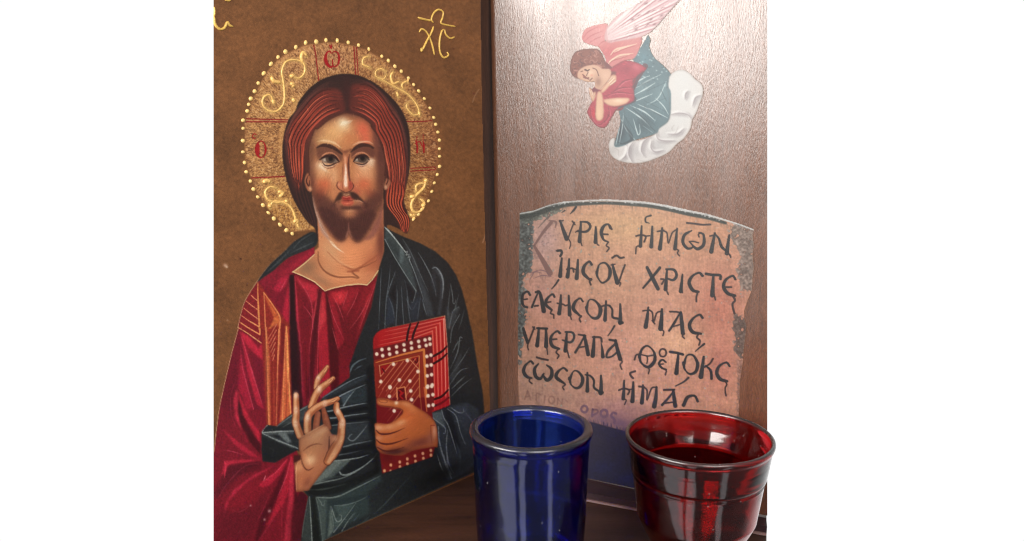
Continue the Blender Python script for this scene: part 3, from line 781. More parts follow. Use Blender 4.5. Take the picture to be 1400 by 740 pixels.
# sleeve
tw(R4((222, 65), (240, 85), (300, 260), (420, 620), (440, 740), (60, 740), (150, 330)), (108, 22, 38), .9, 1)
glow(318, 540, 14, 40, (98, 20, 34), .8, 10, TM)
tw(R4((235, 85), (320, 130), (375, 205), (390, 230), (425, 180), (428, 330), (330, 240), (280, 180)), (192, 38, 60), .9, .9)
tw(R4((238, 90), (262, 130), (330, 380), (400, 600), (440, 740), (380, 700), (300, 440)), (184, 36, 58), .85, 1)
tw(R4((330, 260), (425, 340), (430, 740), (400, 620)), (110, 22, 40), .8, 1.4)
tw(R4((238, 230), (300, 520), (345, 740), (280, 740), (215, 560), (230, 400)), (172, 30, 54), .75, 1.3)
tw(R4((205, 550), (255, 640), (280, 740), (225, 740), (215, 660)), (52, 14, 22), .7, 1.2)
ts(R4((238, 225), (255, 380), (300, 560), (350, 740)), (208, 74, 96), [.3, 1.4, 1], .6, .8)
ts(R4((250, 130), (330, 400), (420, 690)), (214, 80, 100), [.6, 1.6, .8], .55, .9)
tw(R2((205, 105), (300, 330), (375, 440), (370, 500), (250, 300), (220, 190)), (186, 36, 56), .85, 1)
tw(R2((215, 190), (250, 310), (345, 480), (380, 520), (375, 590), (300, 500), (230, 360), (210, 250)), (62, 14, 22), .85, 1.2)
tw(R2((205, 100), (180, 200), (195, 330), (270, 480), (320, 560), (240, 420), (210, 280), (215, 180)), (192, 44, 66), .8, 1)
ts(R2((205, 30), (160, 170), (170, 320), (230, 440)), (142, 40, 58), [.4, 1.6, .4], .5, 1.2)
tw(R2((105, 405), (180, 470), (300, 560), (385, 622), (300, 600), (200, 530), (130, 450)), (176, 34, 56), .85, 1)
ts(R2((105, 555), (180, 570), (265, 597)), (190, 70, 92), [.3, 1.2, .3], .6, .7)
tw(R2((120, 635), (250, 628), (385, 628), (250, 650), (150, 665), (110, 740), (90, 740)), (190, 40, 62), .85, .9)
tw(R2((150, 665), (385, 640), (385, 700), (230, 740), (130, 740)), (90, 20, 32), .8, 1.6)
tw(R6((130, 200), (390, 160), (240, 250), (100, 390), (60, 440), (40, 400)), (84, 20, 32), .7, 2)
ts(R6((360, 180), (260, 200), (140, 320), (70, 430)), (150, 50, 68), [.4, 1.6, .4], .5, 1.3)
ts(R6((115, 165), (125, 200), (115, 280)), (206, 50, 72), [1.4, 3, .8], .8, 1)
tw(R6((100, 600), (140, 440), (250, 320), (480, 190), (400, 330), (440, 340), (330, 480), (180, 530)), (128, 24, 38), .8, 2)
tw(R6((485, 190), (330, 260), (180, 370), (120, 480), (105, 590), (150, 440), (280, 310), (400, 240)), (186, 40, 64), .85, .9)
tw(R6((110, 500), (180, 530), (320, 480), (440, 340), (400, 560), (300, 740), (40, 740), (60, 560)), (96, 22, 34), .7, 4)
tw(R6((570, 140), (480, 240), (410, 290), (365, 330), (380, 350), (440, 340), (520, 250), (570, 160)), (184, 34, 56), .9, .9)
tw(R6((600, 105), (550, 280), (480, 460), (380, 640), (440, 620), (540, 480), (600, 320), (615, 150)), (180, 34, 54), .8, 1.2)
tw(R6((560, 200), (470, 380), (380, 560), (330, 740), (360, 740), (450, 560), (540, 320)), (66, 14, 24), .75, 1.6)
tw(R6((605, 110), (620, 200), (615, 420), (590, 740), (545, 740), (580, 420), (590, 240)), (196, 48, 68), .8, 1)
tw(R6((595, 110), (660, 130), (650, 160), (622, 180)), (150, 20, 36), .9, .8)
ts(R6((490, 540), (430, 640), (360, 740)), (150, 40, 60), [.4, 2, .6], .6, 1.4); ts(R6((440, 400), (400, 500), (350, 600)), (150, 40, 60), [.4, 1.6, .4], .5, 1.3)
ts(R6((540, 440), (530, 560), (530, 740)), (160, 36, 54), [.4, 2, 1.4], .6, 1.2)
ts(R6((600, 130), (560, 280), (500, 420)), (222, 86, 104), [.4, 1.4, .4], .6, .7); ts(R6((570, 145), (490, 240), (390, 315)), (222, 80, 100), [.4, 1.2, .4], .6, .7)
ts(R6((160, 500), (220, 530), (310, 480)), (150, 60, 70), [.3, 1, .3], .45, .8)
tw(R6((615, 180), (625, 400), (600, 740), (680, 740), (715, 400), (690, 330), (640, 420)), (70, 18, 28), .92, 1.2)
glow(402, 712, 10, 28, (86, 22, 32), .7, 10, TM)
for q, r in [((440, 522), 2.4), ((405, 585), 1.8), ((305, 483), 1.4)]: glow(*R6(q)[0], r, r * 1.1, (206, 150, 150), .85, clip=TM)
ts(R6((412, 270), (400, 300)), (230, 130, 140), 1.0, .8)
# gold-shot stripe on the shoulder and the long gilded band
CL = (150, 48, 36)
tw(R3((265, 345), (262, 500), (275, 735), (90, 735), (100, 660), (140, 540), (190, 440)), (128, 32, 36), .95, .7)
tw(R4((225, 0), (400, 0), (405, 110), (412, 180), (230, 50)), (128, 32, 36), .95, .7)
tw(R3((265, 345), (330, 430), (460, 620), (540, 740), (285, 740), (270, 500)), (140, 42, 34), .95, .8)
tw(R4((410, 0), (650, 0), (680, 960), (462, 960), (430, 300)), (138, 42, 34), .92, 1)
for a_, b_ in [((205, 455), (256, 498)), ((165, 505), (258, 575)), ((145, 565), (268, 658)), ((125, 628), (268, 720))]:
    ts(R3(a_, ((a_[0] + b_[0]) / 2, (a_[1] + b_[1]) / 2 + 3), b_), (226, 140, 98), [1.0, 1.5, 1.4], .9, .6)
ts(R4((235, 5), (300, 48), (402, 108)), (228, 150, 92), 1.7, .9, .6); ts(R4((222, 50), (300, 98), (412, 178)), (226, 160, 104), [1.0, 1.6, 1.6], .9, .6); ts(R4((325, 0), (392, 40)), (228, 150, 92), 1.6, .9, .6)
ts(R3((264, 350), (262, 440), (270, 620), (276, 740)) + R4((402, 60), (404, 108)), (228, 150, 84), [.8, 1.6, 2.4, 2.4, 1.8], .9, .7)
tw(R3((310, 430), (450, 640), (445, 740), (400, 650), (335, 500)), (196, 96, 52), .9, .8)
tw(R4((455, 0), (485, 300), (494, 960), (470, 960), (450, 300)), (204, 112, 66), .85, .8)
ts(R3((312, 432), (320, 560), (325, 740)) + R4((455, 60), (458, 300), (486, 960)), (222, 136, 84), [1.2, 1.8, 2, 2.4, 2], .85, .7)
ts(R3((312, 432), (390, 540), (448, 640), (446, 735)) + R4((562, 100), (548, 480)), (228, 142, 86), [1.2, 1.8, 1.8, 1.6, .8], .9, .7)
ts(R4((565, 0), (572, 130), (552, 420), (540, 940)), (212, 120, 80), [1.2, 1.4, .8], .8, .7)
tw(R3((400, 640), (380, 690), (350, 740), (365, 740), (420, 700), (440, 660)), (206, 110, 60), .8, .7)
for k in range(6):
    ts(R4((545 - k * 4, 20 + k * 52), (470 + k * 8, 150 + k * 36)), (212, 124, 92), [1.3, .8], .85, .6)
tw(R4((620, 30), (640, 45), (672, 960), (560, 960), (600, 420)), (206, 104, 62), .92, .8)
ts(R4((625, 40), (635, 200), (640, 420), (676, 960)), (240, 158, 92), [1.2, 3, 2, 1.2], .9, .9); ts(R4((625, 45), (612, 250), (588, 960)), (236, 150, 92), [1, 1.8, 1.2], .8, .8)
ts(R4((628, 500), (620, 960)), (150, 60, 40), [.6, 2], .7, .8); ts(R4((515, 330), (536, 960)), (170, 70, 48), [.5, 2], .6, 1)
tw(R4((585, 0), (612, 10), (606, 300), (556, 960), (545, 960), (578, 300)), (108, 28, 30), .75, .9)
for p in [((440, 0), (455, 300), (468, 960)), ((500, 420), (506, 960)), ((560, 500), (552, 960))]: ts(R4(*p), (104, 28, 28), [.6, 2, 1], .55, .9)
for k in range(5): ts(R2((430 + k * 38, 0), (436 + k * 34, 180), (444 + k * 26, 380)), (200, 96, 60) if k in (0, 3) else (170, 66, 46), [1, 1.8, 1], .5, .9)
# hem of the neck
stroke(R3((740, 112), (640, 200), (553, 262)), (226, 196, 140), 1.3, .95, .6)
stroke(R5((28, 10), (100, 38), (200, 88), (280, 158), (350, 135), (450, 115), (540, 105), (608, 112), (650, 70), (695, 0)), (228, 198, 144), [1.4, 1.5, 1.6, 1.2], .95, .6, smooth=False)
stroke(R5((30, 20), (100, 48), (200, 98), (280, 168), (450, 124), (608, 120)), (60, 12, 18), .9, .6, .8, smooth=False)
stroke(R3((580, -5), (480, 92), (370, 192), (290, 290), (190, 440), (140, 540), (95, 720)) + R4((220, 60), (150, 330), (60, 740)) + [(292.6, 618)], (206, 160, 120), .9, .8, .6)

# ---- mantle (dark green-blue)
MANTLE = R7((80, 0), (150, 40), (225, 75), (340, 120), (450, 180), (540, 260), (600, 350), (640, 450), (680, 600), (700, 700)) + [(645, 452), (653, 501), (659.5, 533), (662, 560), (660, 640), (644, 648), (570, 682), (446, 738), (410, 756)] + \
         LOW((20, 640), (75, 330)) + [(412, 668), (430, 640), (412, 610), (420, 575), (430, 560)] + HN1((378, 398), (650, 195), (655, 150)) + R5((470, 740), (540, 540), (640, 290), (690, 40)) + [(519, 365), (525, 345)]
MANT_W = R2((385, 425), (425, 375), (490, 385), (600, 295), (740, 220), (740, 600), (640, 560), (590, 585), (480, 650), (392, 640), (383, 560))
MANT_S = R3((590, -12), (560, 10), (480, 90), (370, 190), (290, 290), (258, 345), (300, 312), (400, 242), (520, 138), (740, 44), (760, -40), (715, -80))
for P in (MANTLE, MANT_W): fill(P, (33, 36, 38), .5, smooth=False, label="mantle")
fill(MANT_S, (35, 38, 40), .5, smooth=True, label="mantle")
MM = np.maximum(np.maximum(full(MANTLE, False), full(MANT_W, False)), full(MANT_S))
def mw(pts, c, a=.85, soft=.9): fill(pts, c, soft, a, False, MM)
def ms(pts, c, w, a=.75, soft=.8): stroke(pts, c, w, a, soft, clip=MM)
GR, GL, GH = (52, 60, 64), (92, 104, 106), (150, 160, 160)
# left shoulder
mw(R3((560, 20), (740, -40), (740, 30), (520, 130), (400, 210)), (44, 48, 50), .8, 2)
ms(R3((540, 70), (450, 160), (340, 260)), (70, 76, 78), [.5, 3, .6], .7, 1.6); ms(R3((740, 5), (620, 60), (540, 100)), (84, 90, 90), [.4, 2.2, .5], .6, 1.4)
ms(MOU((220, 575), (80, 660), (10, 740)), (90, 96, 94), [.3, 2, .8], .5, 1.2)
# lapel
mw(R7((85, 5), (205, 140), (260, 240), (310, 420), (305, 470), (85, 90)), (62, 72, 72), .95, .8)
mw(R7((90, 90), (130, 100), (215, 200), (205, 260)), (46, 54, 56), .8, 2)
mw(R7((195, 140), (225, 180), (215, 280), (190, 250)), (98, 112, 112), .7, 1.2)
ms(R7((85, 0), (150, 75), (235, 185)), (172, 180, 176), [2.4, 1.8, 1.4], .95, .6); ms(R7((235, 185), (250, 180), (240, 205), (262, 200), (252, 225), (270, 215), (262, 240)), (164, 172, 168), 1.1, .9, .5)
ms(R7((262, 240), (300, 330), (345, 460), (372, 545)), (140, 150, 150), [1.3, 1.3, .8], .9, .6)
ms(R7((85, 90), (150, 210), (230, 340), (310, 462)), (132, 142, 140), [.8, 1.3, 1.3], .9, .6)
ms(R7((312, 462), (300, 510), (288, 548), (278, 545)), (140, 150, 150), [1.2, 1.4, .6], .9, .6)
mw(R7((215, 90), (260, 160), (310, 260), (420, 560), (440, 650), (385, 640), (350, 480), (290, 280)), (64, 70, 74), .75, 1.6)
ms(R7((215, 90), (275, 190), (330, 320), (400, 470)), (104, 112, 114), [.5, 1.4, .5], .7, .9)
# upper arm
mw(R7((440, 300), (480, 310), (508, 380), (505, 480), (485, 640), (470, 640), (490, 480), (490, 380)), (78, 84, 90), .7, 1.6)
ms(R7((430, 302), (455, 296), (490, 340), (508, 410), (500, 520)), (132, 140, 144), [1.4, 2.2, 1.8, .5], .85, 1)
ms(R7((325, 185), (370, 260), (420, 360), (450, 460), (455, 505)), (120, 128, 130), [.5, 1.5, 1.3, .5], .8, .8); mw(R7((440, 300), (455, 420), (462, 520), (425, 400)), (62, 66, 74), .7, 2)
ms(R7((560, 410), (575, 500), (578, 550), (590, 556), (600, 530)), (104, 112, 114), [.4, 1.4, 1.2, .8], .8, .7); ms(R7((560, 430), (545, 560), (540, 640)), (88, 96, 98), [.4, 1.8, .8], .6, 1)
ms(R7((620, 490), (590, 600), (560, 690)), (92, 100, 102), [.4, 1.8, .6], .6, .9); ms(R7((660, 600), (640, 680), (620, 740)), (84, 92, 94), [.4, 1.6, .6], .6, .9)
mw(R7((535, 560), (560, 640), (555, 740), (530, 740)), (84, 92, 94), .6, 1.4)
# breast folds
for p, w in [(((125, 280), (115, 400), (95, 540), (85, 740)), [.4, 1.2, .8]), (((165, 320), (120, 440), (100, 520)), [.4, 1.2, .4]), (((170, 430), (175, 520), (165, 720)), [.4, 1.3, 1]),
             (((205, 430), (212, 560), (222, 700)), [.4, 1.3, .8]), (((230, 390), (245, 460), (255, 580), (268, 680)), [.5, 1.5, 1]), (((345, 500), (330, 600), (322, 670)), [.4, 1.4, .6]),
             (((110, 500), (140, 580), (155, 660)), [.4, 2, .6]), (((355, 520), (375, 600), (390, 640)), [.4, 1.6, .4]), (((60, 300), (50, 520), (40, 740)), [.4, 1, .4]), (((240, 520), (280, 600), (320, 540)), [.5, 2, .5])]:
    ms(R7(*p), (112, 122, 128), w, .75, .7)
mw(R7((105, 490), (140, 560), (160, 690), (95, 720)), (46, 56, 70), .7, 1.6); mw(R7((260, 560), (345, 500), (320, 680), (270, 680)), (42, 50, 62), .7, 2)
mw(R7((120, 490), (165, 400), (165, 560)), (18, 18, 20), .8, 1); mw(R7((232, 400), (310, 480), (285, 545), (255, 500)), (18, 18, 22), .8, .9)
# below: right sleeve beside the book
for p, w in [(((105, 90), (120, 20), (145, 0)), 1.4), (((110, 150), (118, 90), (150, 30)), 1.2), (((110, 260), (140, 190), (150, 130), (160, 130)), [.4, 1.6, 1.2]), (((120, 190), (140, 150), (158, 140)), [.6, 1.4, .5]), (((110, 290), (160, 220), (190, 170)), [.5, 1.5, .4]),
             (((105, 330), (150, 270), (190, 255)), [.5, 1.6, .4]), (((115, 345), (150, 310), (172, 290)), [.5, 1.8, .5]), (((110, 380), (160, 330), (200, 300)), [.4, 1.2, .4])]:
    ms(R8(*p), (108, 116, 118), w, .75, .7)
mw(R8((104, 100), (130, 60), (150, 0), (135, 0), (112, 60)), (66, 72, 76), .6, 1); mw(R8((108, 300), (130, 240), (160, 180), (150, 250), (120, 320)), (60, 66, 70), .6, 1.2)
# cuff
CUFF = BK2((520, 215), (600, 200), (700, 165), (790, 132), (863, 128)) + R8((230, 430), (235, 560), (225, 650), (190, 690), (130, 720), (100, 730), (80, 690), (62, 610), (60, 560), (45, 500))
fill(CUFF, (50, 56, 62), 1.2, .9, False, MM)
mw(BK2((525, 215), (640, 205), (670, 350), (600, 290)), (84, 94, 96), .85, 1.0)
mw(BK2((650, 180), (700, 170), (760, 320), (800, 520), (740, 480), (690, 330)), (26, 28, 32), .8, 1.4); mw(BK2((740, 165), (863, 150), (863, 420), (800, 300)), (58, 64, 74), .8, 2)
for p, w in [(((525, 222), (590, 275), (650, 320), (672, 350), (668, 385), (655, 385)), [1.2, 1.6, 1.4, 1]), (((640, 190), (660, 260), (700, 330), (770, 560)), [1, 1.6, 1.4, .6]), (((690, 180), (760, 240), (800, 380), (840, 480)), [.8, 1.6, 1.2, .5]),
             (((612, 330), (620, 450), (660, 600), (720, 730)), [1.4, 2, 2, 1.2]), (((690, 360), (680, 500), (700, 640), (740, 720)), [.6, 1.8, 1.6, .6]), (((720, 170), (780, 210), (820, 210), (826, 180)), [.6, 1.5, 1.2, .5]), (((660, 560), (670, 640), (700, 720)), [.4, 1.4, .4]), (((600, 560), (640, 680), (680, 740)), [.4, 1.5, .4])]:
    ms(BK2(*p), (128, 136, 140), w, .8, .8)
ms(R8((160, 430), (200, 480), (215, 560)), (84, 90, 100), [.4, 2.6, .6], .6, 1.6); ms(R8((95, 600), (100, 680), (115, 722)), (116, 124, 130), [1, 2, 1.4], .7, 1); ms(R8((130, 560), (150, 620), (150, 690)), (70, 78, 88), [.5, 3, .8], .6, 1.6)
# waist folds, left end
mw(R2((385, 430), (615, 418), (615, 440), (430, 446), (640, 540), (590, 540), (400, 450)), (82, 88, 88), .9, .8)
mw(R2((500, 440), (560, 430), (600, 500), (570, 505)), (116, 124, 122), .85, .9)
ms(R2((388, 432), (500, 424), (615, 420)), (150, 156, 152), [1.2, 1.8, 1.2], .9, .7); ms(R2((388, 436), (500, 488), (645, 545)), (142, 150, 148), [1, 2, 1.6], .9, .8)
ms(R2((388, 430), (402, 400), (425, 380)), (156, 164, 160), [1.4, 2, 1], .9, .7); ms(R2((495, 385), (600, 310), (740, 225)), (120, 128, 126), [1.0, 2.2, 2.2], .85, 1)
mw(R2((500, 385), (740, 230), (740, 330), (610, 360)), (62, 68, 68), .8, 1.2); ms(R2((540, 390), (610, 350)), (96, 102, 100), 1.4, .6)
ms(R2((440, 540), (470, 560), (455, 600), (480, 600)), (70, 76, 78), [.6, 2, 1.2, .5], .7, 1)
mw(R2((390, 460), (500, 500), (640, 560), (500, 640), (395, 630)), (26, 27, 27), .7, 1.4)
# waist folds, middle
mw(HN1((370, 395), (820, 165), (860, 180), (560, 330), (400, 400)), (52, 60, 66), .85, 1.4)
ms(HN1((375, 395), (520, 310), (680, 220), (810, 170)), (112, 124, 130), [2.2, 1.6, .5], .85, .8)
ms(HN1((540, 390), (660, 330), (820, 262)), (150, 160, 164), [1.8, 1.6, .5], .9, .6)
mw(HN1((560, 390), (700, 310), (660, 400), (590, 480)), (66, 78, 84), .85, 1.2); mw(HN1((680, 320), (830, 270), (830, 440), (620, 480)), (44, 54, 58), .8, 1.6)
ms(HN1((590, 480), (640, 400), (710, 315)), (130, 142, 146), [1.8, 1.4, .4], .8, .8)
for p, w in [(((405, 540), (470, 530), (600, 495), (750, 465), (830, 455)), [2.2, 1.8, .5]), (((420, 608), (520, 600), (640, 580), (830, 555)), [2.4, 2, .6]), (((440, 685), (620, 662), (850, 640)), [1.4, 1.6, .5]), (((560, 500), (680, 480), (800, 455)), [.5, 1.2, .4]), (((770, 740), (810, 690), (840, 660)), [1.4, 1.2, .4])]:
    ms(HN1(*p), (126, 136, 138), w, .8, .9)
for p in [((400, 560), (600, 520), (840, 480), (840, 520), (500, 585)), ((430, 640), (840, 580), (840, 620), (460, 670))]: mw(HN1(*p), (16, 18, 20), .75, 1.2)
mw(HN1((450, 700), (850, 660), (830, 740), (470, 740)), (44, 50, 54), .8, 2)
mw(HN2((620, 70), (850, 50), (850, 230), (600, 300), (600, 180)), (48, 54, 58), .8, 2.5)
ms(HN2((640, 215), (655, 190), (675, 175)), (112, 122, 124), [1, 1.6, .8], .8, .7); ms(HN2((635, 215), (660, 240), (700, 235), (770, 160), (830, 85)), (120, 130, 132), [1.4, 1.8, 1.4, .5], .8, .8)
ms(HN2((590, 305), (700, 275), (880, 240)), (116, 126, 128), [1.8, 1.6, .5], .8, .9); ms(HN2((550, 385), (660, 365), (790, 335)), (108, 118, 120), [1.6, 1.6, .5], .8, .9)
mw(HN2((580, 330), (900, 260), (900, 330), (560, 380)), (18, 20, 22), .7, 1.4); mw(HN2((560, 400), (840, 360), (900, 380), (860, 400), (500, 440)), (20, 22, 24), .7, 1.2)
mw(HN2((490, 440), (660, 440), (480, 600), (385, 650), (270, 685), (330, 610)), (108, 118, 112), .92, .8); mw(HN2((590, 445), (650, 445), (480, 610), (385, 650)), (72, 82, 80), .85, .8)
mw(HN2((660, 450), (820, 410), (900, 400), (800, 500), (700, 560), (560, 570)), (24, 28, 30), .85, 1)
ms(HN2((490, 448), (600, 436), (740, 415), (850, 380)), (140, 150, 146), [1.2, 2, 1.6, .4], .85, .8)
ms(HN2((550, 560), (575, 585), (650, 580), (780, 510), (880, 430), (930, 370)), (138, 148, 146), [2, 2.6, 2, 1.4, .5], .85, .9)
ms(HN2((270, 690), (420, 655), (560, 625), (720, 560)), (126, 136, 130), [1.6, 2, 1.4, .4], .8, .9)
ms(HN2((360, 640), (440, 620), (560, 600)), (58, 66, 66), [.6, 3, .6], .7, 1.2)
# right of the hand: dark upright fold by the book
mw(HN1((820, 100), (900, 60), (910, 740), (850, 740), (830, 400)), (20, 21, 23), .8, 2); mw(HN2((850, 0), (920, 0), (960, 560), (900, 560), (890, 300)), (20, 21, 22), .8, 2)
ms(HN1((650, 155), (680, 80), (740, 30), (820, 0)), (96, 112, 118), [1, 2.6, 1.8, .5], .8, 1); ms(HN1((700, 120), (740, 90), (780, 72)), (84, 98, 104), [.5, 1.8, .5], .7, .9)
# hem folds
mw(LOW((80, 335), (110, 340), (120, 740), (10, 740), (50, 480)), (58, 66, 64), .85, 1.4); mw(LOW((100, 330), (140, 330), (200, 740), (115, 740)), (22, 26, 24), .85, 1)
ms(LOW((88, 330), (100, 520), (112, 740)), (140, 150, 144), [.8, 1.8, 1.4], .8, .8); ms(LOW((80, 340), (40, 540), (20, 700)), (104, 114, 108), [.6, 1.6, .8], .7, 1)
mw(LOW((80, 230), (400, 200), (720, 60), (720, 120), (420, 290), (150, 325), (80, 310)), (20, 22, 22), .85, 1.2); ms(LOW((80, 268), (220, 262), (420, 215)), (72, 78, 74), [.6, 2, .5], .7, 1.2)
mw(LOW((150, 335), (300, 340), (740, 130), (760, 180), (620, 290), (640, 480), (340, 640), (240, 740), (200, 740)), (50, 62, 62), .8, 2)
ms(LOW((150, 338), (330, 335), (520, 250), (740, 140)), (128, 138, 132), [1.6, 2.2, 1.6, .4], .85, .9); ms(LOW((150, 345), (180, 480), (210, 740)), (116, 126, 120), [1.4, 1.8, .8], .8, .9)
mw(LOW((160, 350), (250, 350), (230, 740), (205, 740)), (76, 88, 84), .8, 1.2); ms(LOW((165, 345), (195, 385), (205, 410), (222, 405), (225, 370)), (128, 138, 132), [1, 1.6, 1.2, .6], .8, .7)
mw(LOW((255, 380), (620, 300), (640, 330), (420, 400), (300, 420)), (34, 42, 46), .8, 1.6)
mw(LOW((280, 420), (310, 640), (255, 720)), (104, 116, 108), .85, 1); ms(LOW((280, 420), (300, 520), (312, 620)), (136, 146, 138), [.6, 1.5, .6], .8, .7)
mw(LOW((320, 420), (500, 400), (320, 640), (300, 500)), (72, 86, 84), .85, 1.2); mw(LOW((310, 425), (360, 500), (330, 540)), (36, 44, 44), .7, 1)
ms(LOW((290, 425), (320, 520), (345, 560), (380, 545), (382, 505), (360, 500)), (140, 150, 142), [.8, 1.8, 1.8, 1.4, .6], .85, .7)
ms(LOW((320, 415), (430, 405), (540, 370), (620, 330)), (116, 128, 126), [.8, 2, 1.2, .4], .8, .8)
ms(LOW((515, 390), (420, 520), (310, 660)), (140, 150, 144), [.6, 1.3, 1.4], .8, .6); ms(LOW((500, 480), (440, 560), (385, 650)), (128, 138, 132), [.5, 1.4, 1], .8, .7)
ms(LOW((545, 490), (500, 550)), (84, 96, 104), [.6, 2], .6, 1.2); ms(LOW((510, 480), (470, 530)), (96, 108, 112), [.6, 2], .6, 1)
ms(LOW((1010, 150), (880, 290), (780, 400), (680, 490)), (70, 80, 80), [.5, 1.4, 2, .6], .7, 1.2); ms(LOW((640, 510), (600, 550), (560, 580)), (66, 78, 80), [.5, 2, .6], .6, 1.4)
glow(560, 665, 14, 10, (30, 38, 40), .6, -25, MM); glow(600, 650, 40, 10, (20, 23, 23), .85, -25, MM)
stroke([(446, 737), (570, 681), (660, 640)], (74, 78, 76), 1.0, .6, .7, clip=MM)
# grain of the brush over the cloth
bn = blur(rng.random((PH, PW)).astype(np.float32), 1); bn = (bn - bn.mean()) / bn.std()
sheet *= (1 + 0.05 * bn * np.maximum(MM, TM))[..., None]

# ---- book
BOOK = BK1((62, 300), (66, 260), (90, 220), (130, 192), (180, 178), (400, 132), (670, 72), (690, 330), (706, 740)) + BK2((712, 145), (690, 160), (560, 210), (590, 480), (562, 585), (350, 655), (140, 726), (118, 560), (92, 300), (88, 100)) + BK1((75, 600))
fill(BOOK, (112, 22, 26), .5, smooth=False, label="book")
BM = full(BOOK, False)
def bw(pts, c, a=.95, soft=.5): fill(pts, c, soft, a, False, BM)
def bs(pts, c, w, a=.9, soft=.55): stroke(pts, c, w, a, soft, clip=BM, smooth=False)
bw(BK1((62, 330), (66, 255), (90, 220), (130, 190), (180, 176), (670, 72), (690, 330), (706, 760), (575, 760), (562, 400), (558, 232), (300, 300), (62, 356)), (186, 36, 34))
bw(BK1((62, 330), (62, 240), (130, 190), (200, 176), (240, 300), (62, 356)), (172, 26, 30), .9, 2)
bw(BK2((575, 0), (705, 0), (712, 145), (560, 205)), (184, 32, 34))
glow(514, 470, 5, 20, (140, 20, 26), .7, 0, BM)
for k in range(4):   # page-edge lines running round the corner
    x = 658 - k * 32; y = 92 + k * 34
    bs(BK1((160 - k * 20, 210 + k * 38 - 2), (400, 152 + k * 36 + (3 - k) * 2), (x, y + 8)), [(226, 110, 96), (222, 92, 80), (222, 100, 84), (226, 110, 90)][k], [.4, 1.2, 1.7], .85)
    bs(BK1((x, y + 8), (x + 10, 400), (x + 18, 760)), [(236, 150, 130), (226, 110, 98), (230, 118, 96), (226, 100, 84)][k], [2.0, 1.6, 1.0], .85)
    bs(BK1((175 - k * 20, 196 + k * 38), (400, 142 + k * 36), (x + 8, y - 12)), (140, 16, 22), [.4, 1.2, 1.2], .5)
    bs(BK1((x + 16, y + 30), (x + 26, 400), (x + 34, 760)), (150, 20, 26), 1.4, .5)
    bs(BK2((580 + k * 30, 0), (580 + k * 30, 190)), (222, 84, 70), [1.2, .6], .7)
bs(BK1((185, 176), (400, 130), (668, 72)), (206, 170, 120), [.6, 1.2, 1.8], .9); bs(BK1((668, 72), (690, 330), (706, 740)), (206, 160, 128), [2, 1.6, 1.2], .85); bs(BK2((700, 0), (711, 145)), (206, 160, 128), 1.2, .85)
for p in [((378, 140), (355, 220), (345, 300)), ((445, 128), (405, 220), (390, 292)), ((685, 330), (640, 375), (560, 420)), ((685, 392), (640, 435), (575, 475))]: stroke(BK1(*p), (44, 10, 14), [2.2, 3.2, 3.0], .95, .6, clip=BM)
for p in [((695, 20), (640, 75), (575, 100)), ((700, 85), (640, 130), (580, 155))]: stroke(BK2(*p), (48, 10, 14), [2.2, 3.2, 3.0], .95, .6, clip=BM)
bw(BK2((590, 120), (700, 60), (705, 140), (600, 180)), (150, 20, 30), .6, 1)
bw(BK1((62, 356), (300, 296), (556, 234), (565, 400), (575, 760), (510, 760), (500, 352), (60, 452)), (106, 24, 26))
bw(BK2((500, 0), (575, 0), (575, 190), (515, 210)), (112, 26, 26))
bw(BK1((60, 452), (500, 350), (515, 760), (60, 760)), (140, 44, 30)); bw(BK1((85, 490), (462, 405), (470, 760), (90, 760)), (132, 36, 28))
bs(BK1((85, 468), (300, 402), (490, 358), (500, 540), (512, 760)), (216, 128, 64), [.8, 2.4, 3.4, 3.2, 2.4], .9); bs(BK1((200, 440), (480, 376)), (120, 40, 26), 1.4, .7)
bs(BK1((115, 492), (300, 448), (450, 412), (455, 760)), (196, 124, 66), [1.2, 1.5, 1.7, 1.2], .9); bs(BK1((115, 492), (125, 585), (215, 478)), (206, 130, 92), 1.3, .9); bs(BK1((370, 440), (445, 520)), (206, 130, 92), 1.3, .9)
bs(BK2((455, 0), (470, 190)), (170, 92, 54), 1.2, .7); bs(BK2((495, 0), (515, 200)), (206, 108, 60), [2.6, 1.6], .8)
bw(BK1((125, 500), (205, 480), (130, 575)), (150, 20, 24), .9); bw(BK1((385, 428), (445, 415), (445, 510)), (150, 24, 26), .9); stroke(BK1((140, 520), (160, 550), (150, 530)), (40, 10, 12), 1.5, .7, clip=BM); stroke(BK1((400, 440), (430, 470), (435, 430)), (40, 10, 12), 1.6, .7, clip=BM)
for k in range(9):
    x = 215 + k * 46
    a = BK1((min(x, 440) , 478 - k * 8 if x < 380 else 470 + (k - 4) * 62)); b = BK1((a and (x - 75 - k * 18), 600 + k * 46))
    x2 = 265 + k * 52; y2 = 470 - 0.23 * (min(x2, 450) - 265) + max(0, (x2 - 450)) * 1.35
    bs(BK1((min(x2, 450), y2), (min(x2, 450) - (160 + k * 18), y2 + 210 + k * 26)), (206, 120, 84), [1.3, .9], .75)
for k in range(5): bs(BK2((150 + k * 55, 10 - k * 3), (110 + k * 55, 80)), (196, 100, 80), [1, .6], .6)
for k in range(3): bs(BK2((195 + k * 40, 185 + k * 6), (135 + k * 30, 262)), (176, 76, 66), [1, .5], .6)
bs(BK1((262, 760), (262, 688), (328, 672), (338, 760)), (214, 132, 80), 1.6, .9); bw(BK1((270, 695), (325, 682), (330, 760), (270, 760)), (84, 12, 18), .9)
bs(BK2((262, 0), (268, 100)), (214, 132, 90), 1.4, .9); bs(BK2((332, 0), (342, 100)), (214, 132, 90), 1.4, .9); bw(BK2((275, 10), (325, 10), (335, 105), (275, 105)), (90, 12, 18), .9)
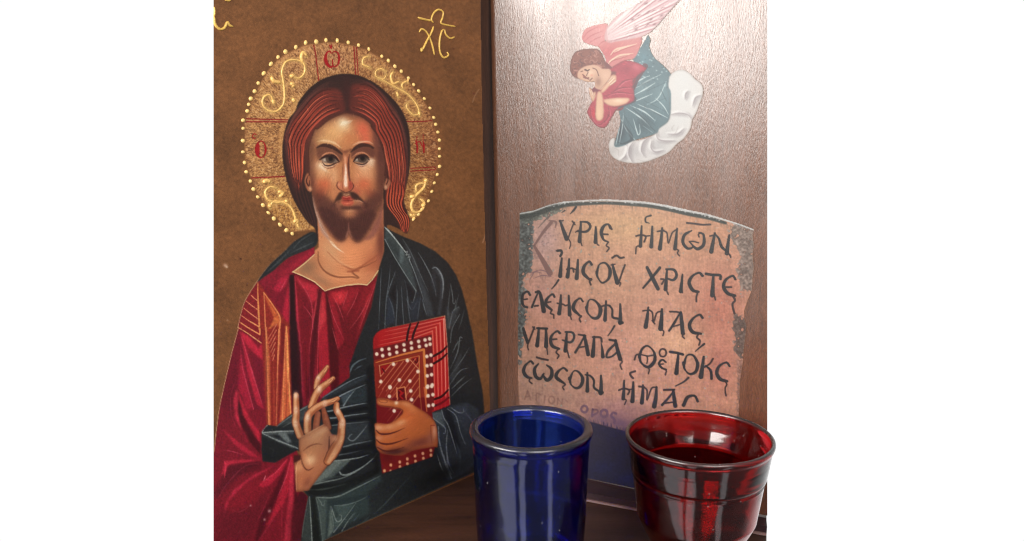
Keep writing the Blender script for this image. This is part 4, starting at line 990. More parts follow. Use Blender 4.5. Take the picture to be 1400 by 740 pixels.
stroke(BK1((280, 700), (300, 715), (290, 740), (320, 720)), (176, 30, 30), 1.6, .8, clip=BM); stroke(BK2((290, 30), (310, 50), (290, 70), (312, 95)), (176, 30, 30), 1.8, .8, clip=BM)
bw(BK2((92, 180), (300, 180), (200, 300), (92, 310)), (116, 22, 26), .6, 2)
bw(BK2((120, 560), (300, 580), (562, 520), (562, 585), (140, 726)), (118, 26, 26), .9, 1); glow(530, 625, 12, 10, (90, 18, 22), .8, 0, BM)
BEADS = BK1((93, 396), (137, 358), (143, 410), (196, 353), (202, 397), (260, 335), (262, 382), (322, 318), (326, 364), (384, 302), (387, 347), (446, 290), (452, 333), (500, 277), (510, 323), (539, 268), (543, 313),
        (515, 416), (550, 405), (517, 495), (552, 488), (519, 580), (555, 570), (523, 667), (561, 656), (234, 482), (351, 450), (440, 543), (127, 628), (284, 615), (372, 624), (204, 673), (380, 707)) + \
        BK2((520, -3), (556, -10), (526, 70), (566, 60), (530, 153), (568, 147), (200, 75), (205, 0), (387, 103), (240, 197))
BEAD_S = BK2((158, 702), (212, 653), (210, 706), (287, 628), (289, 668), (351, 602), (352, 643), (416, 577), (420, 622), (482, 556), (486, 597), (549, 530), (550, 570))
for q in BEADS: glow(*q, 2.7, 2.9, (244, 222, 196), 1, p=2.5, clip=BM); region[int((q[1] - PY0) * SS), int((q[0] - PX0) * SS)] = reg("book")
for q in BEAD_S: glow(*q, 2.2, 2.6, (232, 168, 120), .95, p=2.2, clip=BM)

# ---- hands
def finger(path, w, flip=1, base=(186, 112, 70), light=(236, 180, 132), dark=(112, 58, 40), nail=None, knuckles=()):
    P = smooth_pts(path); w = [k * 1.3 for k in w]
    stroke(P.tolist(), dark, w, 1, .5, False, label="hand")
    wa = np.atleast_1d(np.asarray(w, float))
    stroke(P.tolist(), base, (wa * .8).tolist(), .95, 1.0, False)
    d = np.gradient(P, axis=0); d /= np.maximum(np.hypot(d[:, 0], d[:, 1])[:, None], 1e-6)
    nrm = np.c_[d[:, 1], -d[:, 0]] * flip
    ww = np.interp(np.linspace(0, 1, len(P)), np.linspace(0, 1, len(wa)), wa)
    stroke((P - nrm * ww[:, None] * .26).tolist(), (142, 74, 48), (wa * .3).tolist(), .5, 2.2, False)
    stroke((P + nrm * ww[:, None] * .12).tolist(), light, (wa * .4).tolist(), .7, 2.8, False)
    for i, r in knuckles:
        q = P[int(i * (len(P) - 1))] + nrm[int(i * (len(P) - 1))] * ww[0] * .05
        glow(*q, r * 1.15, r * 1.7, (246, 216, 188), .75)
    for t in (0.36, 0.68):
        q = P[int(t * (len(P) - 1))]; glow(*q, w[0] * .42, 2.0, (190, 98, 60), .35)
    if nail:
        stroke(nail, (112, 52, 34), [.5, 3.4, 3.0, .5], .9, .6); stroke(nail, (224, 160, 112), [.3, 2.3, 2.0, .3], .95, .5)
fill(HN2((85, 385), (175, 385), (175, 480), (85, 480)), (70, 30, 28), .8, 1, False, label="tunic")
# fingers behind
finger(HN1((330, 560), (318, 640), (310, 720)), [7, 8, 8], 1, (140, 76, 54), (168, 100, 72), (64, 34, 28))
finger(HN1((385, 510), (402, 580), (430, 700)), [5, 8, 9], 1, (128, 68, 48), (156, 90, 64), (60, 32, 28))
finger(HN1((428, 86), (380, 150), (330, 215), (312, 300)), [4.2, 6, 6.4, 5.6], -1, nail=HN1((425, 95), (405, 130), (385, 158)), knuckles=((.62, 2.6),))
finger(HN1((486, 202), (410, 262), (345, 315), (300, 390), (262, 490)), [4.6, 7, 8.4, 8, 7.4], -1, nail=HN1((485, 208), (455, 238), (425, 258)), knuckles=((.5, 3.2),))
finger(HN1((530, 408), (460, 440), (370, 468), (280, 525), (228, 600), (225, 740)), [5, 7, 8, 8.6, 8.8, 8.6], -1, nail=HN1((528, 410), (490, 432), (450, 445)), knuckles=((.34, 3), (.8, 3.4)))
finger(HN1((110, 375), (110, 450), (112, 560), (105, 640), (120, 700)) + HN2((150, 190)), [6.4, 7, 7.4, 8.4, 8.6, 9], -1, knuckles=((.03, 3.2), (.35, 3.0), (.68, 3.2)))
PALM = HN2((140, 222), (250, 150), (390, 75), (430, 110), (470, 175), (530, 190), (600, 185), (580, 280), (540, 370), (440, 480), (330, 620), (235, 745), (112, 760), (92, 470), (155, 432), (160, 400), (140, 330))
fill(PALM, (182, 112, 76), .5, smooth=False, label="hand"); 
PALW = HN2((112, 755), (95, 470), (150, 435), (200, 540), (320, 600), (235, 740)); PM = full(PALM, False)
rim_tone(PALM, (112, 58, 40), 2.4, .8, False)
glow(430, 600, 19, 14, (214, 146, 100), .9, -30, PM); glow(424, 628, 9, 10, (242, 194, 146), .95, 20, PM); glow(427, 617, 15, 9, (204, 134, 88), .7, -30, PM)
glow(440, 590, 16, 5, (222, 166, 122), .7, -30, PM); glow(450, 605, 8, 16, (150, 92, 72), .5, 0, PM); glow(457, 612, 5, 12, (186, 110, 74), .6, 20, PM)
stroke(HN2((180, 345), (240, 300), (310, 275), (380, 280)), (120, 58, 38), [.6, 2, 1.8, .4], .75, 1.2, clip=PM); stroke(HN2((145, 215), (260, 150), (390, 78)), (226, 168, 124), [.8, 1.6, .8], .7, .9, clip=PM)
stroke(HN2((160, 420), (185, 500), (230, 540), (290, 510)), (86, 42, 30), [1, 2.2, 1.8, .4], .8, 1.4, clip=PM)
stroke(HN2((445, 200), (440, 330), (400, 420)), (72, 34, 28), [1, 2.2, .8], .85, 1.1, clip=PM)
glow(408, 640, 7, 8, (224, 160, 112), .7, 30, PM); glow(412, 655, 9, 10, (186, 112, 76), .8, 20, PM); glow(420, 660, 6, 10, (140, 76, 56), .7, 30, PM)
stroke(HN2((165, 440), (120, 480), (108, 620), (115, 740)), (232, 168, 122), [.5, 2.2, 1.2], .6, 1.2, clip=PM)
finger(HN1((520, 462), (520, 520), (552, 580), (575, 640), (572, 700)) + HN2((572, 70), (565, 180), (545, 250), (490, 350), (430, 450)), [6, 7.6, 7.6, 8, 8.4, 8.6, 10, 12, 12, 9], 1, knuckles=((.16, 3), (.36, 3.2)))
glow(459, 600, 4, 6, (220, 160, 118), .6, 30); glow(462, 612, 4, 8, (196, 120, 80), .6, 20)
# the hand on the book
HND = BK2((92, 105), (112, 88), (170, 92), (240, 112), (350, 112), (420, 160), (520, 222), (592, 312), (606, 490), (560, 500), (400, 530), (300, 572), (180, 562), (120, 545), (88, 495), (84, 430), (78, 345), (86, 300), (200, 304), (285, 245), (312, 196), (230, 172), (115, 152))
fill(HND, (186, 98, 52), .5, label="hand")
HM2 = full(HND)
rim_tone(HND, (112, 50, 32), 2.2, .75)
glow(556, 572, 16, 14, (206, 104, 54), .9, 20, HM2); glow(545, 582, 16, 8, (206, 122, 72), .7, -15, HM2); glow(548, 578, 9, 4, (232, 168, 118), .7, -20, HM2)
glow(575, 605, 26, 8, (124, 62, 50), .9, -15, HM2); glow(540, 618, 24, 6, (70, 34, 34), .95, -8, HM2); glow(588, 600, 6, 12, (164, 96, 72), .7, 0, HM2)
glow(594, 590, 3.5, 12, (218, 152, 116), .85, 0, HM2); stroke(BK2((548, 320), (580, 318)), (140, 50, 36), 1.4, .8); stroke(BK2((548, 330), (552, 420), (560, 480)), (128, 62, 44), [1.6, 1.2, .4], .7, 1, clip=HM2)
glow(526, 551, 11, 3.2, (206, 126, 80), .9, 4, HM2); glow(542, 551, 3.0, 3.2, (250, 222, 190), .95, 0, HM2); glow(556, 553, 10, 4, (218, 146, 98), .7, 15, HM2); glow(564, 560, 8, 6, (212, 128, 78), .6, 30, HM2)
stroke(BK2((115, 100), (150, 98), (178, 108), (175, 128), (130, 125), (112, 110)), (128, 60, 40), 1.0, .8, .6, clip=HM2); stroke(BK2((110, 150), (180, 160), (240, 168), (310, 192), (290, 240), (200, 300)), (112, 46, 34), [.8, 1.6, 1.8, 1.2, .8], .75, .9)
glow(518, 585, 8, 5, (228, 164, 122), .85, 5, HM2); glow(532, 584, 10, 5, (224, 158, 112), .7, -8, HM2); glow(518, 599, 8, 4.5, (206, 132, 92), .85, 5, HM2); glow(532, 597, 10, 4, (196, 112, 70), .6, -8, HM2); glow(519, 612, 8, 3.5, (150, 86, 66), .8, 5, HM2)
for p in [((88, 360), (120, 388), (180, 392), (250, 375), (330, 340)), ((90, 440), (130, 470), (200, 476), (280, 455), (360, 425)), ((100, 505), (160, 535), (240, 530), (330, 500))]: stroke(BK2(*p), (78, 30, 26), [1.4, 2.6, 2.4, 1.4, .4], .85, 1.1, clip=HM2)
for i in range(30):
    x, y = rng.normal(558, 16), rng.normal(577, 10); stroke([(x - 4, y + 2), (x + 4, y - 3)], (222, 128, 74) if i % 2 else (168, 84, 46), .6, .35, .6, clip=HM2)
glow(588, 640, 5, 5, (16, 16, 18), .0)
glow(480, 690, 60, 40, (56, 76, 74), .3, 0, MM); glow(430, 600, 60, 30, (60, 72, 72), .2, 0, MM); glow(560, 400, 40, 60, (48, 58, 66), .25, 0, MM)
brush(TM, 1500, lambda x, y: 1.45 - (x - 420) * .002, 8, .10, .9, .45)
brush(MM * (region == REG['mantle']), 1500, lambda x, y: 1.3 if y < 480 else -.3, 8, .14, .9, .45)
brush((region == REG['hand']).astype(np.float32), 700, lambda x, y: -1.0 if x < 490 else -.5, 5, .09)


# ------------------------------------------------------------------ the scroll print and the angel on the second board
SCROLL = [(710.5, 290.8), (729, 287.6), (748.6, 280.3), (769.7, 275.4), (800.5, 273), (829.7, 272.2), (862, 273.8), (886.3, 275.8), (912.7, 280.2), (939, 286.3), (965.4, 291.6), (991.7, 299.5), (1012, 306), (1031, 313.2),
          (1029, 322), (1031, 335), (1029, 350), (1031, 366), (1029, 380), (1028, 397), (1022, 412), (1018, 424), (1018, 436), (1021, 446), (1019, 462), (1017, 478), (1016, 493), (1012, 520), (1011, 545), (1010, 580), (1006, 615), (980, 613),
          (940, 606), (900, 598), (858, 590), (830, 583), (812, 578), (800, 575), (770, 569), (735, 561), (709.7, 556), (708, 520), (708, 480), (707.5, 440), (708.5, 400), (709.5, 340)]
fill(SCROLL, (202, 148, 122), .3, smooth=False, label="scroll")
SM = full(SCROLL, False)
yy, xx = np.mgrid[0:PH, 0:PW]; yy = yy / SS + PY0; xx = xx / SS + PX0
for x, y, rx, ry, c, a in [(850, 310, 110, 40, (216, 172, 128), .85), (960, 320, 50, 40, (200, 146, 112), .7), (745, 330, 30, 60, (200, 164, 158), .85), (745, 400, 40, 40, (196, 146, 136), .7), (830, 380, 90, 50, (210, 162, 130), .7),
                           (790, 450, 70, 40, (206, 146, 126), .8), (900, 450, 60, 60, (216, 160, 136), .7), (930, 470, 50, 30, (230, 180, 142), .75), (985, 420, 40, 60, (194, 122, 102), .85), (985, 500, 30, 50, (196, 124, 108), .8),
                           (730, 520, 40, 50, (186, 146, 126), .8), (770, 545, 60, 25, (182, 140, 124), .7), (860, 500, 50, 40, (214, 156, 136), .7), (850, 560, 50, 22, (176, 128, 128), .7), (880, 540, 40, 20, (214, 166, 140), .5), (935, 530, 50, 30, (206, 144, 120), .6)]:
    glow(x, y, rx, ry, c, a, 0, SM)
g1 = blur(rng.random((PH, PW)).astype(np.float32), 8); g1 = (g1 - g1.mean()) / g1.std()
gv = rng.random((PH, PW)).astype(np.float32)
for _ in range(2):   # weave: streaks down and across
    gv = blur(gv, 1)
gv = (gv - gv.mean()) / gv.std()
vst = np.repeat(np.repeat(rng.normal(size=(PH // 24 + 1, PW // 2 + 1)), 24, 0), 2, 1)[:PH, :PW].astype(np.float32); vst = blur(vst, 1)
hst = np.repeat(np.repeat(rng.normal(size=(PH // 2 + 1, PW // 24 + 1)), 2, 0), 24, 1)[:PH, :PW].astype(np.float32); hst = blur(hst, 1)
sheet *= 1 + (SM * (0.02 * g1 + 0.03 * gv + 0.035 * vst + 0.02 * hst))[..., None]
# grey painted borders, ragged
def ragged(pts, c, a, thr=0.0):
    f = full(pts, False); f = blur(f, 5)
    k = blur(rng.random((PH, PW)).astype(np.float32), 2); k = (k - k.mean()) / k.std()
    m = np.clip((f * 2.2 - 1.0 + 0.45 * k - thr) * 2.0, 0, 1) * SM * a
    tone = np.asarray(c, np.float32) * (1 + 0.22 * k[..., None])
    sheet[:] = sheet * (1 - m[..., None]) + tone * m[..., None]
ragged([(708, 286), (730, 284), (729, 330), (727, 372), (717, 378), (715, 420), (724, 432), (716, 445), (715, 470), (712, 500), (704, 500), (704, 400)], (86, 92, 90), .95)
ragged([(708, 286), (760, 272), (790, 270), (765, 290), (735, 302), (712, 306)], (92, 98, 90), .9)
ragged([(1008, 300), (1034, 312), (1034, 400), (1014, 398), (1006, 370), (1014, 350), (1000, 330), (996, 316)], (112, 104, 98), .75)
ragged([(1005, 428), (1024, 438), (1022, 500), (1014, 492), (1002, 478), (1006, 460), (1000, 448)], (80, 74, 70), .75)
ragged([(1008, 490), (1018, 490), (1014, 600), (1006, 600)], (120, 92, 84), .6)
# torn top edge: pale rim over a dark line
top_ = SCROLL[:14]
stroke([(x, y + 6.5) for x, y in top_[:3]] + [(x, y + 5.5) for x, y in top_[3:12]], (52, 58, 54), [6, 6.5, 5, 4, 5, 6, 6, 4], .95, 1.6, clip=SM)
for i in range(60):
    t = rng.uniform(0, 1); k = int(t * 12); f = t * 12 - k
    x = top_[k][0] * (1 - f) + top_[k + 1][0] * f; y = top_[k][1] * (1 - f) + top_[k + 1][1] * f + 7
    stroke([(x, y), (x + rng.uniform(-1, 1), y + rng.uniform(3, 8))], (96, 90, 74), [1, .4], .5, .7, clip=SM)
stroke([(x, y + 1.4) for x, y in top_], (206, 206, 204), [1.6, 1.6, 2.4, 3.0, 3.4, 4.2, 4.6, 4.4, 3.6, 2.4, 2], .95, .8, clip=SM)
for i in range(120):
    k = rng.integers(3, 13); f = rng.random(); x = top_[k][0] * (1 - f) + top_[k - 1][0] * f; y = top_[k][1] * (1 - f) + top_[k - 1][1] * f
    glow(x, y + rng.uniform(0.5, 4.5), 1.2, .9, (150, 152, 150) if i % 2 else (236, 236, 234), .7, clip=SM)
# faint big initial K and the vignette round it
KC = (126, 92, 86)
stroke(S1((330, 275), (260, 360), (190, 465)), KC, [5, 4, 2.6], .85, .8, clip=SM); stroke(S1((186, 470), (240, 560), (320, 700)), KC, [3.5, 6, 8], .85, .8, clip=SM); stroke(S1((310, 255), (370, 270), (365, 315)), KC, [1, 3, 2], .8, .8, clip=SM)
stroke(S1((220, 320), (265, 270), (318, 215)), (104, 92, 86), [.8, 1.4, 2], .9, clip=SM); stroke(S1((270, 260), (320, 215), (300, 245)), (104, 92, 86), 1.6, .8, clip=SM)
for i in range(40): glow(*S1((rng.uniform(180, 400), rng.uniform(330, 600)))[0], 1.2, 1, (140, 110, 112), .7, clip=SM)
for p in [((160, 700), (230, 675), (290, 690), (330, 730)), ((150, 720), (200, 690), (250, 700)), ((180, 745), (260, 720), (350, 735))]: stroke(S1(*p), (130, 96, 100), [.6, 1.6, .6], .8, .7, clip=SM)
for p in [((250, 40), (260, 80)), ((280, 40), (285, 75)), ((310, 35), (312, 60)), ((230, 20), (245, 70))]: stroke(S3(*p), (136, 104, 100), .8, .7, clip=SM)
stroke(S3((130, 20), (180, 20), (150, 80), (155, 130)), (120, 92, 92), [.6, 1.4, .5], .7, clip=SM); stroke(S3((75, 80), (105, 110), (75, 160)), (150, 150, 145), [.8, 2, .6], .6, clip=SM)

INK = (40, 42, 45)
def L(fr, *strokes, ink=INK, a=.93, jag=True):
    for s in strokes:
        w, p = s[0], s[1:]
        P = fr(*p)
        c = np.array(ink) * rng.uniform(.85, 1.1)
        if isinstance(w, (int, float)) and w < 3: c = c * .8 + np.array((70, 30, 22)) * .35
        stroke(P, c, w, a, .7, smooth=len(p) > 2, clip=SM, label="lettering")
def stem(w): return [w * .55, w * .9, w * 1.2]
# line 1
L(S1, (stem(5), (405, 258), (430, 330), (460, 410)), (2, (525, 272), (500, 330), (472, 412)), (1.8, (398, 262), (432, 258)), (2, (508, 262), (530, 290)), (1.5, (478, 412), (495, 450), (485, 492)),
   (stem(4.6), (582, 268), (575, 350), (570, 432)), ([2, 3.4, 3.4, 2], (575, 268), (635, 272), (660, 310), (625, 350), (545, 348)), (1.8, (578, 435), (590, 468)), (1.6, (535, 355), (560, 338)),
   (stem(4.6), (706, 312), (706, 380), (704, 438)), (1.8, (716, 440), (720, 460), (732, 465)), ([3, 2.6, 4.8, 5, 3, 2], (828, 322), (812, 290), (778, 300), (754, 350), (770, 415), (812, 438)), (2.4, (762, 372), (808, 374)), (2.6, (826, 300), (840, 330)), (2, (812, 440), (795, 468), (818, 488), (800, 518)),
   ([1, 3, 3], (492, 200), (520, 170), (540, 142)), ([1, 2], (420, 190), (445, 172)))
L(S2, (stem(4.2), (98, 280), (94, 360), (88, 436)), (stem(4.6), (181, 284), (178, 360), (173, 440)), (2.4, (55, 358), (95, 350), (130, 362), (118, 402)), (2, (125, 360), (160, 355)), ([2.6, 2, 2.4, 1], (170, 198), (132, 212), (130, 248), (158, 258)), (1.9, (90, 436), (58, 442), (52, 496)),
   (stem(4.8), (258, 296), (250, 380), (240, 456)), (2.4, (222, 322), (270, 314)), (2, (265, 316), (295, 335), (306, 412), (335, 335), (368, 308)), (stem(4.4), (374, 300), (366, 380), (358, 456)), (1.8, (360, 456), (385, 470), (376, 490), (392, 512)),
   ([1.6, 4, 4.4, 4, 2.4, 1.8], (488, 315), (432, 350), (420, 410), (458, 455), (498, 440), (470, 402)), ([1.8, 3.4, 4.6, 4.4, 3], (545, 330), (580, 350), (580, 425), (535, 458), (500, 438)), (2, (470, 402), (500, 400), (540, 410)), (2, (560, 330), (540, 345), (545, 365)), (2.6, (450, 256), (510, 262), (570, 270), (632, 268)),
   (stem(5), (668, 335), (655, 400), (640, 478)), (2.2, (630, 358), (668, 350)), ([2, 3, 3.8, 3], (672, 345), (700, 380), (720, 440), (752, 470)), (stem(5), (780, 352), (770, 420), (762, 492)), (2.2, (762, 490), (780, 500), (792, 522)))
# line 2
L(S1, (3.4, (382, 512), (412, 510), (420, 530), (408, 556)), (stem(4.6), (420, 575), (412, 650), (406, 725)), (stem(4.6), (482, 582), (478, 655), (468, 730)), (stem(4.8), (556, 588), (552, 660), (545, 742)), (2.4, (462, 668), (510, 660), (520, 690)), (2, (510, 662), (545, 672)),
   ([3.4, 3, 5, 5, 3], (672, 628), (650, 604), (610, 640), (602, 700), (650, 752)), (2.6, (640, 745), (670, 752), (655, 770), (664, 798)), ([4, 1.8, 3, 5, 3, 1.8, 4], (715, 700), (735, 630), (785, 615), (826, 670), (815, 745), (760, 782), (720, 730), (715, 690)),
   (stem(5.2), (848, 628), (865, 700), (888, 780)), (2.4, (952, 632), (930, 690), (900, 782)), (1.8, (890, 780), (915, 782), (908, 808)), (1.8, (835, 632), (868, 625)), (2.8, (845, 572), (880, 552), (912, 572), (942, 568)))
L(S2, ([4, 5.6, 5], (140, 602), (180, 680), (225, 768)), ([4, 3.4, 2.6], (240, 605), (180, 680), (110, 762)), (stem(4.6), (296, 618), (290, 690), (284, 772)), ([2.4, 3.6, 4, 2.4], (288, 616), (350, 622), (370, 665), (345, 700), (300, 690)), (2.4, (248, 692), (272, 698), (255, 732)), (2, (288, 772), (305, 812)),
   (stem(4.4), (416, 658), (410, 720), (402, 788)), (1.6, (415, 785), (418, 800)), ([3.6, 2.6, 4.6, 5, 3], (572, 668), (545, 644), (495, 668), (468, 720), (495, 778), (542, 792)), (2.4, (510, 790), (532, 800), (524, 832), (524, 868)), (3.6, (598, 652), (650, 660), (708, 664), (712, 692)), (stem(5.2), (656, 662), (652, 740), (648, 818)), (2, (662, 812), (672, 855)),
   ([3, 3, 4.6, 4.8, 3.6], (828, 695), (805, 668), (752, 700), (736, 755), (770, 805), (825, 822)), (2.6, (752, 756), (796, 756)), (2.8, (805, 820), (825, 858), (805, 890), (820, 960)))
# line 3
L(S3, ([3, 3, 4, 3.6, 3], (152, 206), (130, 178), (95, 198), (85, 250), (98, 298), (128, 310)), (2.2, (92, 246), (128, 240)), ([2, 3], (222, 182), (195, 240), (168, 308)), ([3, 5, 6], (200, 182), (235, 190), (268, 342)), (1.6, (262, 340), (268, 352)), ([1.4, 2.8], (335, 155), (365, 120), (392, 80)), (2.4, (190, 300), (220, 296)),
   ([3, 2.6, 4.4, 4, 3], (358, 222), (340, 200), (296, 238), (286, 288), (335, 332)), (2.2, (282, 272), (326, 264)), (2, (335, 335), (325, 362), (350, 372), (352, 402)), (stem(4.8), (412, 208), (408, 280), (398, 362)), (stem(4.6), (478, 212), (482, 290), (486, 372)), (2.2, (382, 276), (430, 285), (450, 296), (476, 288)), (1.9, (490, 370), (500, 412)),
   ([2.4, 2.6, 4.8, 4.8, 2.4], (598, 262), (572, 234), (530, 270), (518, 325), (570, 378)), (2.4, (565, 380), (585, 385), (568, 405), (578, 432)), ([4, 1.8, 3, 5.6, 4.4, 1.8, 4], (628, 320), (650, 250), (700, 255), (745, 320), (730, 390), (685, 402), (640, 360), (626, 310)),
   (stem(4.4), (793, 258), (788, 340), (784, 416)), (2.6, (750, 304), (795, 292), (825, 298)), ([2.4, 3, 3], (822, 296), (845, 330), (848, 392), (892, 406)), (stem(4.8), (912, 284), (914, 360), (912, 442)), (4, (905, 438), (930, 440)))
L(S4, (stem(5), (150, 288), (142, 360), (130, 438)), (2, (108, 314), (160, 308)), (2.2, (158, 308), (182, 330), (190, 402), (215, 332), (248, 318)), (2, (180, 390), (200, 415)), (stem(5.8), (256, 302), (252, 380), (246, 452)), (1.9, (250, 455), (270, 475), (264, 506)),
   (2.4, (318, 320), (370, 322), (408, 332)), ([4, 5.4, 5.6], (402, 328), (410, 400), (418, 486)), ([2, 3.6, 3], (392, 338), (345, 420), (312, 468)), (2, (345, 436), (400, 420)), (1.9, (418, 488), (432, 492), (415, 510), (430, 528)),
   ([3.4, 2.6, 4.6, 5, 3], (572, 368), (548, 344), (500, 372), (470, 425), (495, 478), (560, 492)), (2.4, (545, 490), (528, 520), (552, 545), (545, 580)), ([1.2, 3], (515, 630), (550, 600), (585, 572)))
# line 4
L(S3, ([3.6, 4.6, 4], (95, 488), (112, 550), (132, 608)), (2.4, (188, 478), (165, 540), (140, 606)), (2, (175, 475), (192, 495)), (1.8, (138, 608), (132, 640), (138, 668)), (stem(4.8), (226, 484), (220, 560), (212, 632)), (stem(5), (286, 488), (288, 560), (288, 638)), (3, (212, 486), (296, 490)), (1.8, (292, 640), (300, 706)),
   ([3.4, 2.4, 4.6, 4.6, 3], (404, 528), (378, 512), (335, 550), (326, 600), (345, 640), (398, 660)), (2.4, (330, 582), (376, 578)), (2.2, (390, 662), (372, 690), (395, 715), (382, 740)), (stem(4.6), (462, 518), (456, 600), (450, 676)), ([2.4, 3.2, 3.2, 2], (450, 518), (512, 525), (522, 570), (490, 606), (425, 586)), (2, (465, 672), (482, 735)),
   (2.6, (562, 540), (618, 550)), ([4, 5, 5.2], (610, 550), (625, 620), (642, 708)), ([2.4, 3.4], (606, 562), (570, 630), (534, 690)), (2.4, (560, 650), (618, 640)), (stem(5.2), (692, 558), (688, 640), (680, 718)), (2.8, (682, 562), (745, 565), (756, 600)), ([1, 3.4, 5.2], (752, 610), (760, 660), (766, 726)),
   (3, (822, 584), (875, 592)), ([4, 5, 5.6], (872, 590), (888, 660), (912, 745)), ([3, 3.6, 3, 2.4, 3], (868, 620), (810, 680), (798, 730), (840, 725), (885, 690)), ([1.2, 2.8], (808, 552), (838, 510), (864, 468)), (2, (912, 742), (928, 770), (912, 795), (925, 832)))
L(S6, ([4, 3, 1.8, 4, 5, 2.4, 4], (180, 200), (200, 145), (240, 122), (285, 165), (290, 230), (245, 275), (195, 245), (180, 195)), (2.4, (145, 222), (158, 188), (190, 180)), (1.9, (195, 185), (240, 195), (285, 188)), (1.9, (235, 195), (240, 220), (234, 248)), (1.9, (215, 270), (240, 272), (252, 295), (246, 322)),
   (2.4, *[(350 + 25 * math.cos(t), 172 + 28 * math.sin(t)) for t in np.linspace(0, 6.3, 12)]), ([2, 3, 3, 2], (372, 240), (345, 222), (322, 250), (345, 282), (375, 292)), (2, (328, 255), (352, 252)), (2, (350, 285), (375, 300), (368, 330)), (3.4, (402, 165), (450, 172), (495, 184)), (stem(5), (462, 178), (455, 250), (448, 318)),
   ([4.4, 2, 3, 5, 4, 1.8, 4.4], (502, 255), (525, 192), (568, 190), (600, 245), (590, 305), (545, 325), (508, 290), (500, 245)), (stem(5.6), (645, 200), (636, 270), (625, 344)), (2.4, (712, 215), (690, 250), (652, 275)), ([2, 3.6, 3.8], (660, 265), (695, 300), (702, 358)), ([3, 2.6, 4.8, 5, 3.4], (832, 268), (808, 242), (758, 268), (740, 318), (765, 362), (815, 378)), (2, (800, 376), (812, 400), (800, 430), (806, 482)))
# line 5
L(S5, ([3, 2.4, 4.6, 4.8, 2.4], (178, 168), (155, 148), (112, 185), (98, 235), (125, 278), (165, 290)), (2, (155, 288), (145, 315), (168, 336)), ([2, 4.4, 5, 4, 2], (222, 170), (190, 215), (200, 275), (238, 296), (268, 252)), ([2, 4, 5.4, 4.6, 2.4], (292, 180), (332, 215), (332, 275), (295, 308), (258, 262)), (2.8, (208, 115), (250, 128), (302, 138)),
   ([3, 2.4, 4.8, 4.8, 2.4], (464, 228), (432, 205), (385, 240), (374, 285), (442, 336)), (2, (435, 335), (450, 345), (428, 365), (438, 388)), ([4.6, 1.8, 3, 5, 4, 1.8, 4.6], (486, 300), (520, 232), (562, 240), (596, 295), (580, 355), (540, 375), (498, 345), (486, 290)), (stem(4.4), (635, 245), (636, 320), (635, 398)), ([2, 3, 3, 3], (618, 262), (660, 272), (690, 310), (692, 370), (745, 408)), (stem(5), (750, 270), (752, 340), (748, 418)), (4, (738, 412), (762, 412)))
L(S6, (stem(4.4), (70, 372), (68, 440), (64, 502)), (stem(4.8), (136, 384), (134, 450), (130, 522)), (2.4, (32, 442), (68, 430), (108, 442), (98, 472)), (2, (100, 440), (135, 432)), (2.8, (150, 305), (115, 318), (120, 340), (135, 355)), (1.8, (70, 505), (85, 515), (74, 545)), (stem(4.8), (206, 406), (204, 470), (198, 532)), (2.6, (178, 415), (215, 420)), (2.2, (214, 420), (236, 445), (236, 512), (268, 430), (300, 420)), (stem(5.4), (304, 420), (300, 490), (288, 558)),
   (2.8, (358, 440), (432, 438)), ([3.6, 5, 5.4], (425, 442), (432, 500), (440, 556)), ([2.6, 3.6], (420, 462), (380, 510), (346, 548)), (2.4, (362, 536), (432, 528)), ([1.4, 3], (442, 412), (500, 382), (535, 352)), ([3.4, 3, 4.8, 5], (602, 522), (580, 484), (530, 492), (500, 550)))
# line 6, rubbed away
FA, PU = (142, 108, 98), (96, 70, 108)  # PU: the cup's blue cast tinted into the last letters
L(S5, (2.4, (108, 468), (132, 400)), (2.8, (130, 402), (158, 472)), (1.8, (115, 448), (150, 442)), (2.4, (205, 480), (208, 422), (242, 432)), (2.4, (278, 440), (272, 498)), (2.2, *[(334 + 24 * math.cos(t), 474 + 30 * math.sin(t)) for t in np.linspace(0, 6.3, 12)]), (2.4, (388, 460), (382, 510)), (1.8, (388, 466), (415, 500)), (2.2, (425, 470), (420, 510)), (1.8, (455, 480), (470, 490)), ink=FA, a=.5)
L(S5, (3, *[(610 + 26 * math.cos(t), 552 + 28 * math.sin(t)) for t in np.linspace(0, 6.3, 12)]), (3, (680, 552), (674, 612)), (2.6, (680, 556), (715, 558), (722, 580), (690, 600)), (3.4, *[(776 + 28 * math.cos(t), 588 + 30 * math.sin(t)) for t in np.linspace(0, 6.3, 12)]), (3.2, (878, 590), (852, 582), (836, 610), (864, 640), (862, 668)), ink=PU, a=.6)

# blue light from the cup painted in as a dark violet-blue strip below the scroll
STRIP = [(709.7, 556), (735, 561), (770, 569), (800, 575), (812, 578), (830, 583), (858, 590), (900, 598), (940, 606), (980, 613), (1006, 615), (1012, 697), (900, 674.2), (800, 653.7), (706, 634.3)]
fill(STRIP, (44, 38, 70), .4, smooth=False, label="painted_blue_cast")
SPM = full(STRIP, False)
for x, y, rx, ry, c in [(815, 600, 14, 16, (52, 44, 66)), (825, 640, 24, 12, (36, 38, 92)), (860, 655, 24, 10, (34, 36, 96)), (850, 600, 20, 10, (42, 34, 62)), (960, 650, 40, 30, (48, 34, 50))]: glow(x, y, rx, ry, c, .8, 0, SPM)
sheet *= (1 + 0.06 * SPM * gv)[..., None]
glow(850, 580, 30, 12, (128, 96, 124), .75, 12, SM); glow(820, 572, 24, 8, (132, 100, 122), .6, 12, SM)  # the same blue cast, painted as a purple tint on the print
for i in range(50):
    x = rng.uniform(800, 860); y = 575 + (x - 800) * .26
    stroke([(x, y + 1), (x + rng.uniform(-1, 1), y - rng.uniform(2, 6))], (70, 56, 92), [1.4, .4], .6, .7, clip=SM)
L_LATE = True
